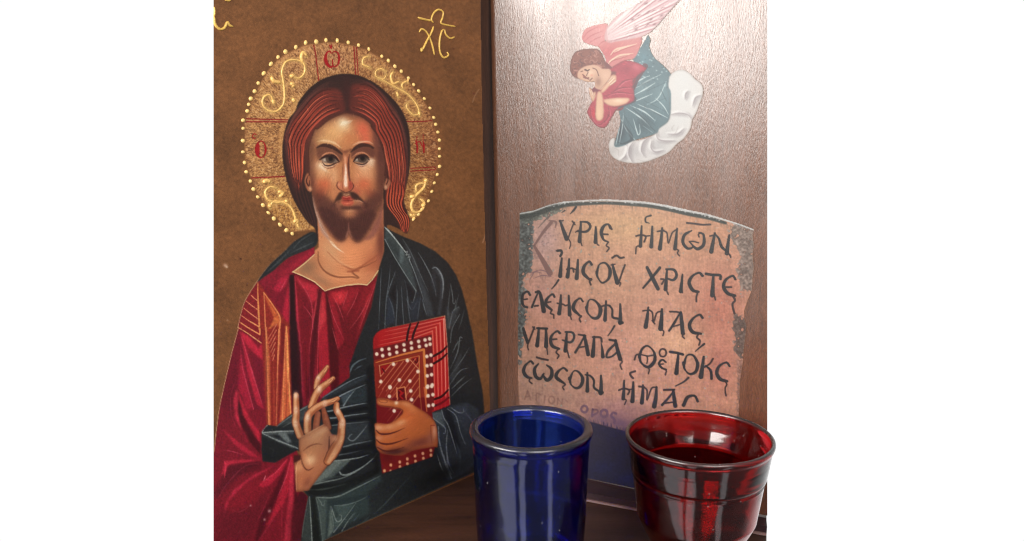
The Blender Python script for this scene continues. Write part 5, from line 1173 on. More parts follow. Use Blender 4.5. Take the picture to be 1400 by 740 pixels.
# ---- angel
WHITE = (226, 216, 212)
CLOUD = W2((225, 560), (222, 510), (240, 475), (268, 468), (272, 520), (340, 508), (400, 488), (470, 478), (560, 438), (580, 400), (658, 330), (662, 200), (648, 100), (655, 30), (700, -15), (760, -25), (815, 5), (845, 38), (898, 85), (905, 150), (878, 230), (860, 280), (828, 340), (815, 400), (770, 470), (715, 515), (655, 575), (560, 620), (470, 648), (380, 652), (290, 632), (245, 600))
SKIRT = W1((585, 485), (640, 415), (690, 335), (715, 295), (735, 340), (728, 400), (765, 480), (830, 540), (905, 620)) + W2((660, 30), (655, 100), (672, 150), (662, 330), (590, 400), (560, 440), (400, 490), (330, 525), (265, 528), (285, 430), (308, 350), (300, 262), (395, 200), (385, 80), (440, 20))
WINGP = W1((350, 480), (300, 400), (290, 380), (330, 350), (400, 340), (560, 300), (660, 310), (650, 390), (600, 490), (520, 512), (380, 575))
WINGS = W1((155, 315), (165, 275), (195, 238), (280, 210), (372, 203), (370, 300), (330, 375), (290, 392), (200, 368), (165, 345))
WINGB = W1((350, 330), (360, 260), (390, 200), (450, 135), (530, 85), (650, 15), (760, -60), (1000, -80), (1010, -30), (975, 15), (880, 118), (835, 170), (785, 225), (735, 272), (660, 310), (560, 330), (440, 352), (390, 360))
TUN = W1((385, 595), (450, 545), (530, 510), (620, 530), (696, 572), (690, 592), (625, 640), (595, 690), (580, 750)) + W2((420, 40), (398, 60), (408, 180), (385, 212), (290, 252), (245, 320), (205, 385), (165, 395), (120, 370), (72, 300), (72, 260), (100, 205), (130, 150), (215, 60), (275, 0))
AHAIR = W1((58, 570), (65, 500), (105, 435), (190, 412), (285, 412), (330, 465), (358, 560), (350, 585), (305, 590), (240, 560), (160, 580), (135, 660), (85, 645), (62, 610))
AFACE = W1((120, 650), (135, 590), (200, 555), (280, 550), (330, 580), (395, 585), (400, 640), (350, 720), (330, 760), (268, 740), (266, 690), (220, 692), (170, 680))
def part(P, c, lab, sm=True): fill(P, c, .6, smooth=sm, label=lab)
part(CLOUD, (220, 216, 212), "cloud"); CM = full(CLOUD)
for q, r, c in [((255, 560), 9, (206, 200, 196)), ((330, 580), 12, (230, 224, 220)), ((420, 565), 13, (204, 200, 200)), ((500, 560), 14, (226, 222, 220)), ((590, 520), 15, (206, 204, 204)), ((660, 440), 18, (222, 220, 218)), ((740, 330), 18, (240, 240, 238)), ((770, 160), 22, (244, 244, 242)), ((760, 40), 20, (244, 244, 242))]:
    glow(*W2(q)[0], r, r, tuple(int(k * .9) for k in c), .8, clip=CM)
for p in [((300, 640), (345, 600), (360, 540), (345, 512)), ((395, 645), (370, 590), (375, 540), (400, 500)), ((480, 600), (460, 560), (475, 500), (520, 462)), ((620, 560), (560, 570), (530, 540), (535, 490)), ((700, 490), (620, 490), (575, 470), (570, 420)), ((770, 400), (720, 440), (650, 440)), ((820, 330), (790, 300), (730, 290), (670, 300)), ((800, 130), (780, 150), (775, 190)), ((890, 160), (850, 180), (830, 240))]:
    stroke([(x + 2, y + 1) for x, y in W2(*p)], (150, 142, 144), [1, 6, 6, 1], .55, 4, clip=CM); stroke([(x - 2, y - 1.5) for x, y in W2(*p)], (250, 248, 246), [1, 4, 4, 1], .6, 3, clip=CM); stroke(W2(*p), (132, 122, 124), [.4, 1.8, 1.6, .4], .6, 1.4, clip=CM)
for p in [((250, 540), (290, 555), (295, 600)), ((420, 620), (500, 640), (580, 600)), ((640, 470), (700, 440), (730, 380)), ((700, 370), (680, 400), (690, 420))]: stroke(W2(*p), (176, 168, 166), [.3, 1.6, .4], .6, 1.3, clip=CM)
rim_tone(CLOUD, (150, 138, 132), 1.6, .6)
part(SKIRT, (84, 112, 120), "robe"); KM = full(SKIRT)
glow(845, 180, 12, 16, (30, 44, 54), .9, 0, KM); glow(880, 170, 14, 14, (50, 74, 82), .7, 0, KM); glow(905, 130, 18, 26, (110, 140, 146), .8, 0, KM); glow(880, 80, 10, 14, (96, 136, 148), .8, 0, KM); glow(875, 120, 10, 16, (120, 146, 150), .6, 0, KM)
for p, w in [(((395, 85), (470, 40), (520, 20)), 2), (((398, 120), (500, 60), (600, 10)), 2), (((405, 160), (480, 120), (560, 70)), 2.2), (((390, 215), (470, 180), (540, 150)), 1.6), (((345, 250), (450, 320), (520, 385)), 2), (((380, 235), (480, 280), (560, 345)), 2.2), (((430, 225), (540, 270), (650, 325)), 2), (((400, 330), (420, 400), (435, 445), (450, 430), (445, 370)), 1.8), (((310, 330), (360, 420), (420, 490)), 2.2), (((305, 300), (295, 420), (275, 520)), 1.6), (((330, 290), (320, 400), (300, 510)), 1.2), (((470, 380), (540, 430)), 1.6), (((560, 180), (620, 240), (655, 300)), 1.6), (((500, 230), (580, 180), (640, 60)), 1.4)]:
    stroke(W2(*p), (206, 222, 222), [.4, w, .5], .85, .8, clip=KM)
for p, w in [(((320, 350), (390, 470), (330, 510), (290, 500)), 5), (((400, 260), (500, 350)), 3), (((460, 330), (560, 420)), 3.4), (((480, 240), (600, 310)), 2.4), (((420, 100), (520, 60)), 2), (((600, 120), (640, 200)), 2.4)]: stroke(W2(*p), (36, 54, 62), [.6, w, .6], .7, 1.4, clip=KM)
for p in [((330, 300), (420, 430)), ((420, 250), (560, 380)), ((480, 200), (640, 280)), ((500, 130), (650, 60)), ((440, 90), (560, 30)), ((540, 220), (640, 180)), ((350, 330), (400, 470))]: stroke(W2(*p), (52, 78, 86), [.6, 2.6, .6], .7, 1.2, clip=KM)
for i in range(60):
    q = W1((rng.uniform(610, 880), rng.uniform(380, 740)))[0]; glow(*q, 1.4, 1.1, (60, 90, 100) if i % 2 else (190, 212, 214), .7, clip=KM)
part(WINGP, (204, 124, 122), "wing"); part(WINGS, (216, 140, 138), "wing"); part(WINGB, (216, 180, 182), "wing"); 
WM = np.maximum(np.maximum(full(WINGB), full(WINGS)), full(WINGP))
glow(815, 50, 18, 12, (214, 150, 150), .7, -30, WM); glow(800, 52, 16, 12, (206, 120, 122), .6, 0, WM); glow(870, 30, 30, 20, (232, 214, 214), .5, -30, WM); glow(835, 72, 20, 12, (196, 92, 98), .7, 0, WM)
for i in range(16):
    t = i / 15
    e = [(640, 20), (700, -20), (770, -50), (860, -60), (960, -50), (985, 0), (940, 55), (880, 118), (835, 168), (785, 222)][min(9, int(t * 9.99))]
    a = W1((372 + 10 * t, 250 + 95 * t)); b = W1(((372 + e[0]) / 2 + 10, (250 + 95 * t + e[1]) / 2 - 20 * (1 - t))); c = W1((e[0] - 15 + rng.uniform(-20, 20), e[1] + rng.uniform(-8, 12)))
    stroke(a + b + c, (244, 234, 230), [.6, 2.2, 1.0], .75, 1.1, clip=WM); stroke([(x + .6, y + 2.2) for x, y in a + b + c], (158, 92, 100), [.4, 1.3, .5], .6, 1.0, clip=WM)
for i in range(14):
    q = W1((rng.uniform(560, 860), rng.uniform(-10, 270)))[0]; stroke([q, (q[0] + 5, q[1] - 3.2), (q[0] + 8, q[1] - 3)], (146, 92, 98), [.4, 1.4, .4], .7, .8, clip=WM)
for p in [((400, 465), (440, 420), (530, 390)), ((370, 555), (420, 500), (560, 460)), ((390, 520), (470, 470), (590, 450)), ((430, 440), (520, 400), (620, 370))]: stroke(W1(*p), (236, 206, 178), [1, 2.6, .6], .85, .8, clip=WM); stroke([(x, y + 2) for x, y in W1(*p)], (150, 60, 62), [.4, 1.2, .3], .6, .8, clip=WM)
for p in [((165, 330), (210, 270), (300, 225)), ((180, 350), (240, 300), (340, 260)), ((220, 365), (270, 330), (345, 300)), ((290, 390), (340, 350), (400, 345))]: stroke(W1(*p), (170, 78, 82), [.4, 1.6, .4], .6, 1, clip=WM)
for q in W1((615, 250), (585, 165), (740, 165), (700, 30), (770, 205), (830, 130), (665, 325), (520, 60), (650, 20), (720, 100)): glow(*q, 3.4, 1.4, (130, 84, 90), .8, -30, WM)
stroke(W1((1000, -30), (880, 118), (785, 225), (735, 272)), (120, 104, 104), [.8, 1.0, 1.4, .6], .8, .7)
rim_tone(WINGB, (190, 160, 158), 1.5, .5)
stroke(W1((330, 560), (420, 640), (520, 700)), (120, 56, 58), 16, 1, label="tunic_print"); stroke(W2((130, 130), (140, 200), (300, 240)), (120, 44, 56), 12, 1, label="tunic_print"); stroke(W2((290, 235), (400, 190)), (70, 70, 80), 9, 1, label="robe"); stroke(W1((690, 560), (620, 660), (585, 740)), (90, 60, 70), 8, 1, label="robe"); part(TUN, (172, 52, 72), "tunic_print"); UM = full(TUN)
glow(813, 155, 8, 11, (200, 36, 58), .9, 0, UM); glow(856, 95, 12, 8, (150, 40, 62), .7, 0, UM); glow(845, 112, 12, 10, (190, 74, 92), .6, 0, UM); glow(870, 92, 8, 6, (204, 104, 116), .6, 20, UM)
for p in [((270, 120), (330, 60), (400, 40)), ((230, 150), (300, 110), (400, 100)), ((190, 170), (280, 140), (400, 150)), ((90, 250), (100, 320), (150, 375), (200, 340)), ((220, 240), (225, 300), (190, 360)), ((250, 250), (300, 240), (380, 205))]: stroke(W2(*p), (110, 22, 40), [.4, 1.8, .5], .65, 1, clip=UM); stroke([(x + 1.5, y + 1.5) for x, y in W2(*p)], (222, 120, 132), [.3, 1.2, .4], .6, .8, clip=UM)
rim_tone(TUN, (110, 24, 40), 1.6, .5)
part(AHAIR, (136, 72, 56), "curled_hair"); AM = full(AHAIR)
for i in range(46):
    q = W1((rng.uniform(65, 345), rng.uniform(420, 620)))[0]; stroke([(q[0] + 3.2 * math.cos(t), q[1] + 2.7 * math.sin(t)) for t in np.linspace(0, 4.0, 7) + rng.uniform(0, 6)], (96, 46, 42) if i % 2 else (186, 130, 116), [.4, 1.4, .4], .8, .8, clip=AM)
rim_tone(AHAIR, (92, 56, 52), 1.4, .7)
part(AFACE, (214, 170, 142), "face_print"); AFM = full(AFACE)
glow(807, 100, 6, 6, (240, 206, 176), .8, 0, AFM); glow(797, 103, 4, 5, (226, 170, 140), .8, 0, AFM); glow(818, 112, 5, 8, (150, 104, 88), .8, 0, AFM); glow(828, 104, 7, 7, (226, 184, 158), .7, 0, AFM); glow(809, 103, 2.4, 2, (226, 140, 116), .6, 0, AFM)
for p, w in [(((165, 630), (200, 660), (215, 668)), 1.2), (((170, 650), (190, 662), (215, 655)), 1.0), (((180, 590), (205, 600), (215, 590)), 1.2), (((250, 575), (280, 590), (300, 640)), 1.0), (((210, 610), (195, 640)), .9), (((225, 680), (245, 660)), 1.1), (((150, 605), (165, 600)), 1)]: stroke(W1(*p), (96, 50, 42), w * 1.15, .9, .6, clip=AFM)
HANDS = [W2((215, 60), (240, 20), (270, 12), (280, 35), (270, 65), (230, 95), (185, 140), (165, 130)), W2((78, 115), (92, 108), (110, 140), (128, 135), (130, 165), (112, 205), (95, 190)), W2((140, 145), (165, 135), (182, 180), (188, 280), (180, 330), (150, 345), (128, 320), (130, 230)), W2((185, 195), (270, 180), (350, 178), (375, 190), (350, 220), (280, 240), (220, 232))]
for p in [((130, 235), (128, 310), (150, 342), (182, 325)), ((188, 215), (270, 242), (350, 222)), ((165, 130), (215, 90), (270, 65))]: stroke(W2(*p), (120, 40, 50), 1.6, .8, 1)
for H_ in HANDS:
    part(H_, (226, 182, 150), "hand_print"); rim_tone(H_, (160, 100, 80), .9, .7)
glow(846, 138, 9, 3, (244, 216, 184), .8, 0); glow(819, 155, 3, 9, (240, 200, 166), .8)
for p in [((225, 75), (262, 38)), ((215, 62), (250, 28)), ((235, 85), (275, 55)), ((85, 118), (100, 160)), ((100, 125), (112, 165))]: stroke(W2(*p), (246, 224, 200), 1.0, .85, .6); stroke([(x + .9, y + .9) for x, y in W2(*p)], (150, 96, 78), .6, .7, .6)
for P in (CLOUD, TUN): stroke(smooth_pts(P, True).tolist() + [P[0]], (92, 70, 64), .7, .25, .6, False)
for nm, a_ in (("wing", -.5), ("tunic_print", .2), ("robe", .6)):
    brush((region == REG[nm]).astype(np.float32), 260, lambda x, y: a_ + (x + y) * .01, 5, .14, .9, .5)
stroke(W1((185, 585), (205, 596), (222, 588)), (70, 34, 30), 1.3, .9, .5); stroke(W1((170, 640), (195, 658), (214, 660)), (150, 60, 54), 1.2, .8, .5)

# ------------------------------------------------------------------ painted sheets -> meshes lying on the boards
def sample(px, py):
    x = np.clip((px - PX0) * SS, 0, PW - 1.001); y = np.clip((py - PY0) * SS, 0, PH - 1.001)
    i, j = x.astype(int), y.astype(int); u, v = (x - i)[:, None], (y - j)[:, None]
    return (sheet[j, i] * (1 - u) * (1 - v) + sheet[j, i + 1] * u * (1 - v) + sheet[j + 1, i] * (1 - u) * v + sheet[j + 1, i + 1] * u * v)

def sheet_mesh(name, plane, labels, mat, parent, step=0.75, lift=0.00015, mask=None, extra=None):
    if mask is None:
        mask = np.isin(region, [REG[l] for l in labels])
    rows = np.where(mask.any(1))[0]; cols_ = np.where(mask.any(0))[0]
    ax, bx = PX0 + cols_[0] / SS - step, PX0 + cols_[-1] / SS + step
    ay, by = PY0 + rows[0] / SS - step, PY0 + rows[-1] / SS + step
    gx = np.arange(math.floor(ax / step), math.ceil(bx / step) + 1) * step
    gy = np.arange(math.floor(ay / step), math.ceil(by / step) + 1) * step
    nx, ny = len(gx), len(gy)
    cx = np.clip(((gx[:-1] + step / 2 - PX0) * SS).astype(int), 0, PW - 1); cy = np.clip(((gy[:-1] + step / 2 - PY0) * SS).astype(int), 0, PH - 1)
    cell = mask[np.ix_(cy, cx)]
    jj, ii = np.where(cell)
    q = np.stack([jj * nx + ii, (jj + 1) * nx + ii, (jj + 1) * nx + ii + 1, jj * nx + ii + 1], 1)
    used, inv = np.unique(q.ravel(), return_inverse=True)
    q = inv.reshape(q.shape)
    px, py = gx[used % nx], gy[used // nx]
    V = plane.at(px, py, lift)
    C = srgb(np.clip(sample(px, py), 0, 255))
    faces = [q]
    if extra is not None:
        ev, ef, ec = extra
        n0 = len(V)
        V = np.concatenate([V, ev]); C = np.concatenate([C, np.tile(srgb(ec), (len(ev), 1))])
        faces += [np.asarray(f) + n0 for f in ef]
    return mesh_obj(name, V, faces, mat, parent, C)

def tube(plane, path, r, lift=0.3, sides=8, taper=0.55):
    """raised line of gesso on the board: r in photo px"""
    P = resample(smooth_pts(path), max(6, int(len(path) * 6)))
    W = plane.at(P[:, 0], P[:, 1])
    k = np.linalg.norm(W - C_O, axis=1) / F_PX
    t = np.gradient(W, axis=0); t /= np.linalg.norm(t, axis=1)[:, None]
    b = np.cross(plane.n, t)
    n = len(W)
    prof = np.minimum(1, taper + (1 - taper) * np.minimum(np.arange(n), np.arange(n)[::-1]) / 3.0)
    rr = r * k * prof * (1 + 0.05 * np.sin(np.arange(n) * .35 + path[0][0]))
    W = W + plane.n * (rr * lift)[:, None]
    a = np.arange(sides) * 2 * math.pi / sides
    V = (W[:, None] + rr[:, None, None] * (np.cos(a)[None, :, None] * b[:, None] + np.sin(a)[None, :, None] * plane.n)).reshape(-1, 3)
    i = np.arange(n - 1)[:, None] * sides; s = np.arange(sides)[None]; s2 = (s + 1) % sides
    q = np.stack([i + s, i + s2, i + sides + s2, i + sides + s], -1).reshape(-1, 4)
    caps = [np.arange(sides)[::-1], np.arange(sides) + (n - 1) * sides]
    return V, [q] + caps

def join(parts):
    V, F, n = [], [], 0
    for v, f in parts:
        V.append(v); F += [np.asarray(x) + n for x in f]; n += len(v)
    return np.concatenate(V), F

def dome(plane, x, y, rx, ry, h, rot=0.0):
    c = plane.at(np.array([x]), np.array([y]))[0]; k = np.linalg.norm(c - C_O) / F_PX
    z = np.array([0, 0, 1.0])
    V, seg, rings = [], 12, 5
    for i in range(rings):
        e = math.pi / 2 * i / rings
        for j in range(seg):
            a = 2 * math.pi * j / seg
            u, v = rx * math.cos(a) * math.cos(e), ry * math.sin(a) * math.cos(e)
            uu, vv = u * math.cos(rot) - v * math.sin(rot), u * math.sin(rot) + v * math.cos(rot)
            V.append(c + k * (uu * plane.u + vv * z + (h * math.sin(e)) * plane.n))
    V.append(c + k * h * plane.n)
    F = [np.array([(i * seg + j, i * seg + (j + 1) % seg, (i + 1) * seg + (j + 1) % seg, (i + 1) * seg + j) for i in range(rings - 1) for j in range(seg)]),
         np.array([((rings - 1) * seg + j, (rings - 1) * seg + (j + 1) % seg, rings * seg) for j in range(seg)])]
    return np.array(V), F

def mat_plain(name, c, rough, spec=0.5, var=0.15, scale=900, bump=0.2, metallic=0.0):
    m, nt, b = new_mat(name)
    tc = nn(nt, "ShaderNodeTexCoord"); n1 = nn(nt, "ShaderNodeTexNoise", Scale=scale, Detail=3.0)
    nt.links.new(tc.outputs["Object"], n1.inputs["Vector"])
    cr = nn(nt, "ShaderNodeValToRGB")
    lin = srgb(c)
    cr.color_ramp.elements[0].position = .3; cr.color_ramp.elements[1].position = .7
    cr.color_ramp.elements[0].color = (*(lin * (1 - var)), 1); cr.color_ramp.elements[1].color = (*(lin * (1 + var)), 1)
    nt.links.new(n1.outputs[0], cr.inputs[0]); nt.links.new(cr.outputs[0], b.inputs["Base Color"])
    b.inputs["Roughness"].default_value = rough; b.inputs["Specular IOR Level"].default_value = spec; b.inputs["Metallic"].default_value = metallic
    add_bump(nt, b, n1.outputs[0], bump, 0.0005)
    return m

M_PEARL = mat_plain("pearl_gesso", (224, 188, 116), .3, .5, .12)
M_GOLD = mat_plain("raised_gold", (222, 178, 104), .38, .5, .2)
M_MONO = mat_plain("raised_yellow_gold", (206, 166, 82), .38, .5, .2)
M_BACK = mat_wood("icon_back_wood", srgb((70, 44, 28)), srgb((110, 72, 46)), 30, (1, 1, .1), .6, .3, .2)
M_VARNISH = mat_wood("varnished_panel_wood", srgb((60, 37, 25)), srgb((98, 62, 43)), 420, (1, 1, .16), .29, .85, .5, fine=2600, fine_amt=.55, bdist=.0004)
M_GAP = mat_wood("added_gap_filler_dark", srgb((44, 28, 22)), srgb((84, 54, 40)), 120, (1, 1, .08), .5, .4, .3)
M_SHELF = mat_wood("shelf_dark_wood", srgb((28, 16, 12)), srgb((78, 48, 34)), 70, (.12, 1, 1), .4, .45, .45, rot=(0, 0, .5))
M_RAIL = mat_wood("rail_wood", srgb((30, 20, 24)), srgb((62, 38, 40)), 80, (.15, 1, 1), .45, .4, .3)
M_WORN = mat_wood("worn_edge_wood", srgb((86, 64, 62)), srgb((140, 112, 106)), 150, (.3, 1, 1), .6, .3, .4)

# ------------------------------------------------------------------ shelf (the setting)
def fl(x, y): return on_floor(np.float64(x), np.float64(y))
R_LINE = Plane(fl(800, 684), fl(878, 699))
lf = LEFT.p - LEFT.u * .30 if (LEFT.p - LEFT.u * .30)[1] < LEFT.p[1] else LEFT.p + LEFT.u * .30
k_ = (0.322 - FOLD[1]) / (lf - FOLD)[1]
front_l = FOLD + (lf - FOLD) * k_
front_r = fl(1048, 870); back_r = fl(1048, 684)
top = np.array([FOLD - LEFT.n * .004 - RIGHT.n * .004, front_l - LEFT.n * .004, front_r, back_r])
top[:, 2] = 0
bot = top.copy(); bot[:, 2] = -0.02
v, f = prism(top, bot)
shelf = tag(mesh_obj("shelf", v, f, M_SHELF), kind="structure")

# ------------------------------------------------------------------ the painted icon
icon = tag(empty("painted_icon", FOLD), "brown icon board painted with a haloed bearded person in red holding a book", "icon")
bp = np.array(BOARD_PX, float)
front = LEFT.at(bp[:, 0], bp[:, 1], 0.0)
bp2 = bp.copy(); bp2[bp2[:, 0] < 350, 0] += 26
back = LEFT.at(bp2[:, 0], bp2[:, 1], 0.0) - LEFT.n * 0.012
pv, pf = prism(front, back)
bm_, mm_ = poly_mask(BOARD_PX, False)
bmask = np.zeros((PH, PW), bool); bmask[bm_] = mm_
sheet_mesh("board", LEFT, None, M_PAINT, icon, 1.0, 0.00008, bmask, (pv, pf, (108, 70, 44)))
SW = [(ZA((490, 430), (530, 440), (560, 405), (553, 355), (505, 337), (455, 348), (432, 400), (438, 450), (446, 520), (440, 585), (400, 626), (350, 618), (322, 580), (335, 542), (368, 536), (384, 572)), .95),
      (ZA((548, 352), (540, 320), (552, 296), (572, 318)), 1.7), (ZA((372, 430), (385, 455), (425, 466)), 1.9), (ZA((478, 470), (495, 475), (492, 490)), 1.8), (ZA((490, 555), (505, 572)), 1.9), (ZA((478, 430), (500, 425)), 1.8), (ZA((378, 560), (388, 585)), 1.6),
      (HL((140, 408), (160, 400), (182, 404)), 2.1), (HL((222, 442), (182, 434), (154, 460), (165, 500), (212, 522), (270, 514)), 1.1), (HL((228, 470), (235, 460), (252, 470), (232, 490)), 1.7), (HL((180, 552), (198, 518), (250, 520), (290, 540), (314, 580), (326, 630)), 1.1), (HL((180, 552), (176, 530)), 2), (HL((312, 632), (330, 622), (332, 640)), 1.8), (HL((268, 522), (276, 508)), 1.9), (HL((332, 640), (342, 665)), .9),
      (HR((213, 398), (200, 440), (160, 480), (134, 520), (135, 560), (160, 578), (194, 560), (204, 522), (180, 502)), 1.4), (HR((160, 462), (158, 430), (180, 416), (206, 414)), 1.2), (HR((124, 490), (150, 486)), 2.0), (HR((124, 588), (140, 598), (150, 590)), 1.5), (HR((208, 392), (216, 404)), 2.2), (HR((190, 545), (204, 530)), 2.2), (HR((138, 618), (152, 604)), 1.6),
      (ZB((182, 318), (152, 328), (148, 362), (190, 382)), .9), (ZB((278, 402), (250, 388), (222, 400), (222, 430), (262, 446), (280, 420)), .7), (ZB((240, 440), (330, 490), (400, 530), (450, 590), (462, 640), (425, 642), (392, 600), (400, 580)), .75), (ZB((318, 404), (304, 430), (318, 470), (352, 458)), 1.2), (ZB((398, 455), (368, 474), (372, 500)), 1.0), (ZB((338, 518), (346, 545)), 1.3), (ZB((462, 630), (468, 650)), 1.3), (ZB((404, 436), (400, 462)), 1.0)]
for p, r in SW:      # yellow glaze brushed round the raised lines
    stroke(p, (226, 184, 108), 6.5, .4, 3, clip=HM); stroke(p, (236, 198, 124), 3.2, .4, 1.5, clip=HM)
region[:, (np.arange(PW) / SS + PX0) < 292.2] = 0
halo = sheet_mesh("halo", LEFT, ["halo"], M_HALO, icon, 0.7, 0.0002)
# lettering and lines inside the halo are told from the scroll's by the board they are on
xs_ = np.arange(PW) / SS + PX0
left_half = np.broadcast_to(xs_ < 680, (PH, PW))
lm = (region == REG["lettering"])
for l in [l for l in REG if l.startswith("cross_line")]: sheet_mesh("cross_line", LEFT, [l], M_PAINT, halo, 0.5, 0.0002)
for x0, x1 in ((300, 400), (400, 510), (510, 680)):
    sheet_mesh("lettering", LEFT, None, M_PAINT, halo, 0.5, 0.0002, lm & np.broadcast_to((xs_ >= x0) & (xs_ < x1), (PH, PW)))
pe = join([dome(LEFT, *PEARLS[0], 2.4, 3.0, 2.0)])
for i, (x, y) in enumerate(PEARLS):
    d = np.array((x, y)) - hc; a = math.atan2(-d[1], d[0])
    big = 3.4 if x < 470 else 2.9
    if x < 372 and y > 105: big = 3.0
    v, f = dome(LEFT, x, y, big * rng.uniform(.85, 1.1), big * rng.uniform(.7, .95), 2.2, a)
    mesh_obj("pearl", v, f, M_PEARL, halo, smooth=True)
quad = {}
for p, r in SW:
    m_ = np.mean(p, 0); quad.setdefault((m_[0] > 466, m_[1] > 190), []).append(tube(LEFT, p, r * 1.35, .1))
for k in quad.values():
    v, f = join(k); mesh_obj("scrollwork", v, f, M_GOLD, halo, smooth=True)
hair = sheet_mesh("hair", LEFT, ["hair"], M_PAINT, icon)
face = sheet_mesh("face", LEFT, ["face"], M_PAINT, icon, 0.6)
sheet_mesh("neck", LEFT, ["neck"], M_PAINT, icon)
sheet_mesh("tunic", LEFT, ["tunic"], M_PAINT, icon)
sheet_mesh("mantle", LEFT, ["mantle"], M_PAINT, icon)
book = sheet_mesh("book", LEFT, ["book"], M_PAINT, icon, 0.6)
hm = region == REG["hand"]
split = np.broadcast_to(xs_ < 490, (PH, PW))
o = sheet_mesh("hand", LEFT, None, M_PAINT, icon, 0.6, 0.00015, hm & split); o["label"] = "raised hand with thumb and ring finger touching"
o = sheet_mesh("hand", LEFT, None, M_PAINT, icon, 0.6, 0.00015, hm & ~split); o["label"] = "hand gripping the red book"
MG = [(ZB((457, 98), (470, 104), (495, 110), (532, 118)), 1.4), (ZB((545, 128), (532, 112), (545, 75), (572, 55), (598, 68), (595, 100), (586, 130), (620, 142), (668, 150)), 1.2),
      (ZB((464, 182), (478, 164), (506, 182), (532, 238), (550, 310)), 1.25), (ZB((545, 150), (532, 185), (505, 235), (478, 290)), 1.35), (ZB((478, 270), (476, 292)), 1.9), (ZB((604, 166), (590, 178), (578, 232), (580, 290), (600, 324), (628, 312), (620, 292)), 1.3), (ZB((608, 166), (612, 192), (638, 216), (664, 208)), 1.2)]
v, f = join([tube(LEFT, p, r * 1.05, .3) for p, r in MG])
mesh_obj("monogram", v, f, M_MONO, icon, smooth=True)
v, f = join([tube(LEFT, p, r, .3) for p, r in [(ZA((52, 95), (56, 135), (80, 163), (108, 158), (126, 126), (136, 142), (158, 150)), 1.7), (ZA((110, -4), (130, 3), (146, -2)), 1.6), (ZA((52, 40), (54, 60), (52, 95)), 1.3)]])
mesh_obj("monogram", v, f, M_MONO, icon, smooth=True)

# ------------------------------------------------------------------ the prayer panel
panel = tag(empty("prayer_panel", FOLD), "varnished wooden panel with a printed prayer scroll below a small winged figure", "panel")
pb = lambda x: 654 + (x - 800) * .2055
rp = np.array([(675, -60), (1049, -60), (1049, 300), (1049, pb(1049)), (687, pb(687)), (684, 400), (678, 100)], float)
front = RIGHT.at(rp[:, 0], rp[:, 1], 0.0); rb = rp.copy(); rb[rb[:, 0] > 1000, 0] -= 6
back = RIGHT.at(rb[:, 0], rb[:, 1], 0.0) - RIGHT.n * 0.012
v, f = prism(front, back)
mesh_obj("board", v, f, M_VARNISH, panel)
# rounded dark edge moulding by the fold, with an added dark filler where the gap is only shaded
pts, prof = [], []
ys_e = np.linspace(-60, 632, 30)
xe = np.interp(ys_e, [-60, 100, 400, 632.2], [675, 678, 684, 687])
ra = 0.005; E = RIGHT.at(xe, ys_e) - RIGHT.n * ra; a = np.linspace(math.pi / 2, math.pi + .2, 12)
V = (E[:, None] + ra * (np.cos(a)[None, :, None] * RIGHT.u * np.sign(RIGHT.u[0]) + np.sin(a)[None, :, None] * RIGHT.n)).reshape(-1, 3)
m = len(a); i = np.arange(len(E) - 1)[:, None] * m; s = np.arange(m - 1)[None]
q = np.stack([i + s, i + m + s, i + m + s + 1, i + s + 1], -1).reshape(-1, 4)
filler_f = LEFT.at(np.array([648., 690, 690, 648]), np.array([-60., -60, 640, 640])) - (LEFT.n + RIGHT.n) * .0035
filler_b = filler_f - (LEFT.n + RIGHT.n) * .004
pv, pf = prism(filler_f, filler_b)
mesh_obj("rounded_edge", V, [q], M_VARNISH, panel, smooth=True)
mesh_obj("added_gap_filler", pv, pf, M_GAP, panel)
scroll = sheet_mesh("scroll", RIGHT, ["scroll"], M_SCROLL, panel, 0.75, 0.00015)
rl = lm & ~left_half
for k in range(6):      # one mesh per written line
    base = np.array([0, 316, 361, 409, 462, 508, 543, 700])
    yy2, xx2 = np.mgrid[0:PH, 0:PW]; yy2 = yy2 / SS + PY0; xx2 = xx2 / SS + PX0
    # lines run downhill to the right, more steeply lower down
    slope = .06 + (yy2 - 320) * .00075
    y0 = yy2 - (xx2 - 800) * np.clip(slope, .03, .26)
    bounds = [(-999, 348), (348, 396), (396, 448), (448, 497), (497, 545), (545, 999)][k]
    mk = rl & (y0 >= bounds[0]) & (y0 < bounds[1])
    if mk.sum() > 40:
        sheet_mesh("lettering", RIGHT, None, M_SCROLL, scroll, 0.5, 0.00015, mk)
sheet_mesh("painted_blue_cast", RIGHT, ["painted_blue_cast"], M_SCROLL, panel, 1.0, 0.00012)
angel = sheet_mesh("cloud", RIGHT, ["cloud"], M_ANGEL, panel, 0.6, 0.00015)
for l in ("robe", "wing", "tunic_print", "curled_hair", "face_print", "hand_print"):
    sheet_mesh({"tunic_print": "tunic", "face_print": "face", "hand_print": "hand", "curled_hair": "hair"}.get(l, l), RIGHT, [l], M_ANGEL, panel, 0.6, 0.00015)
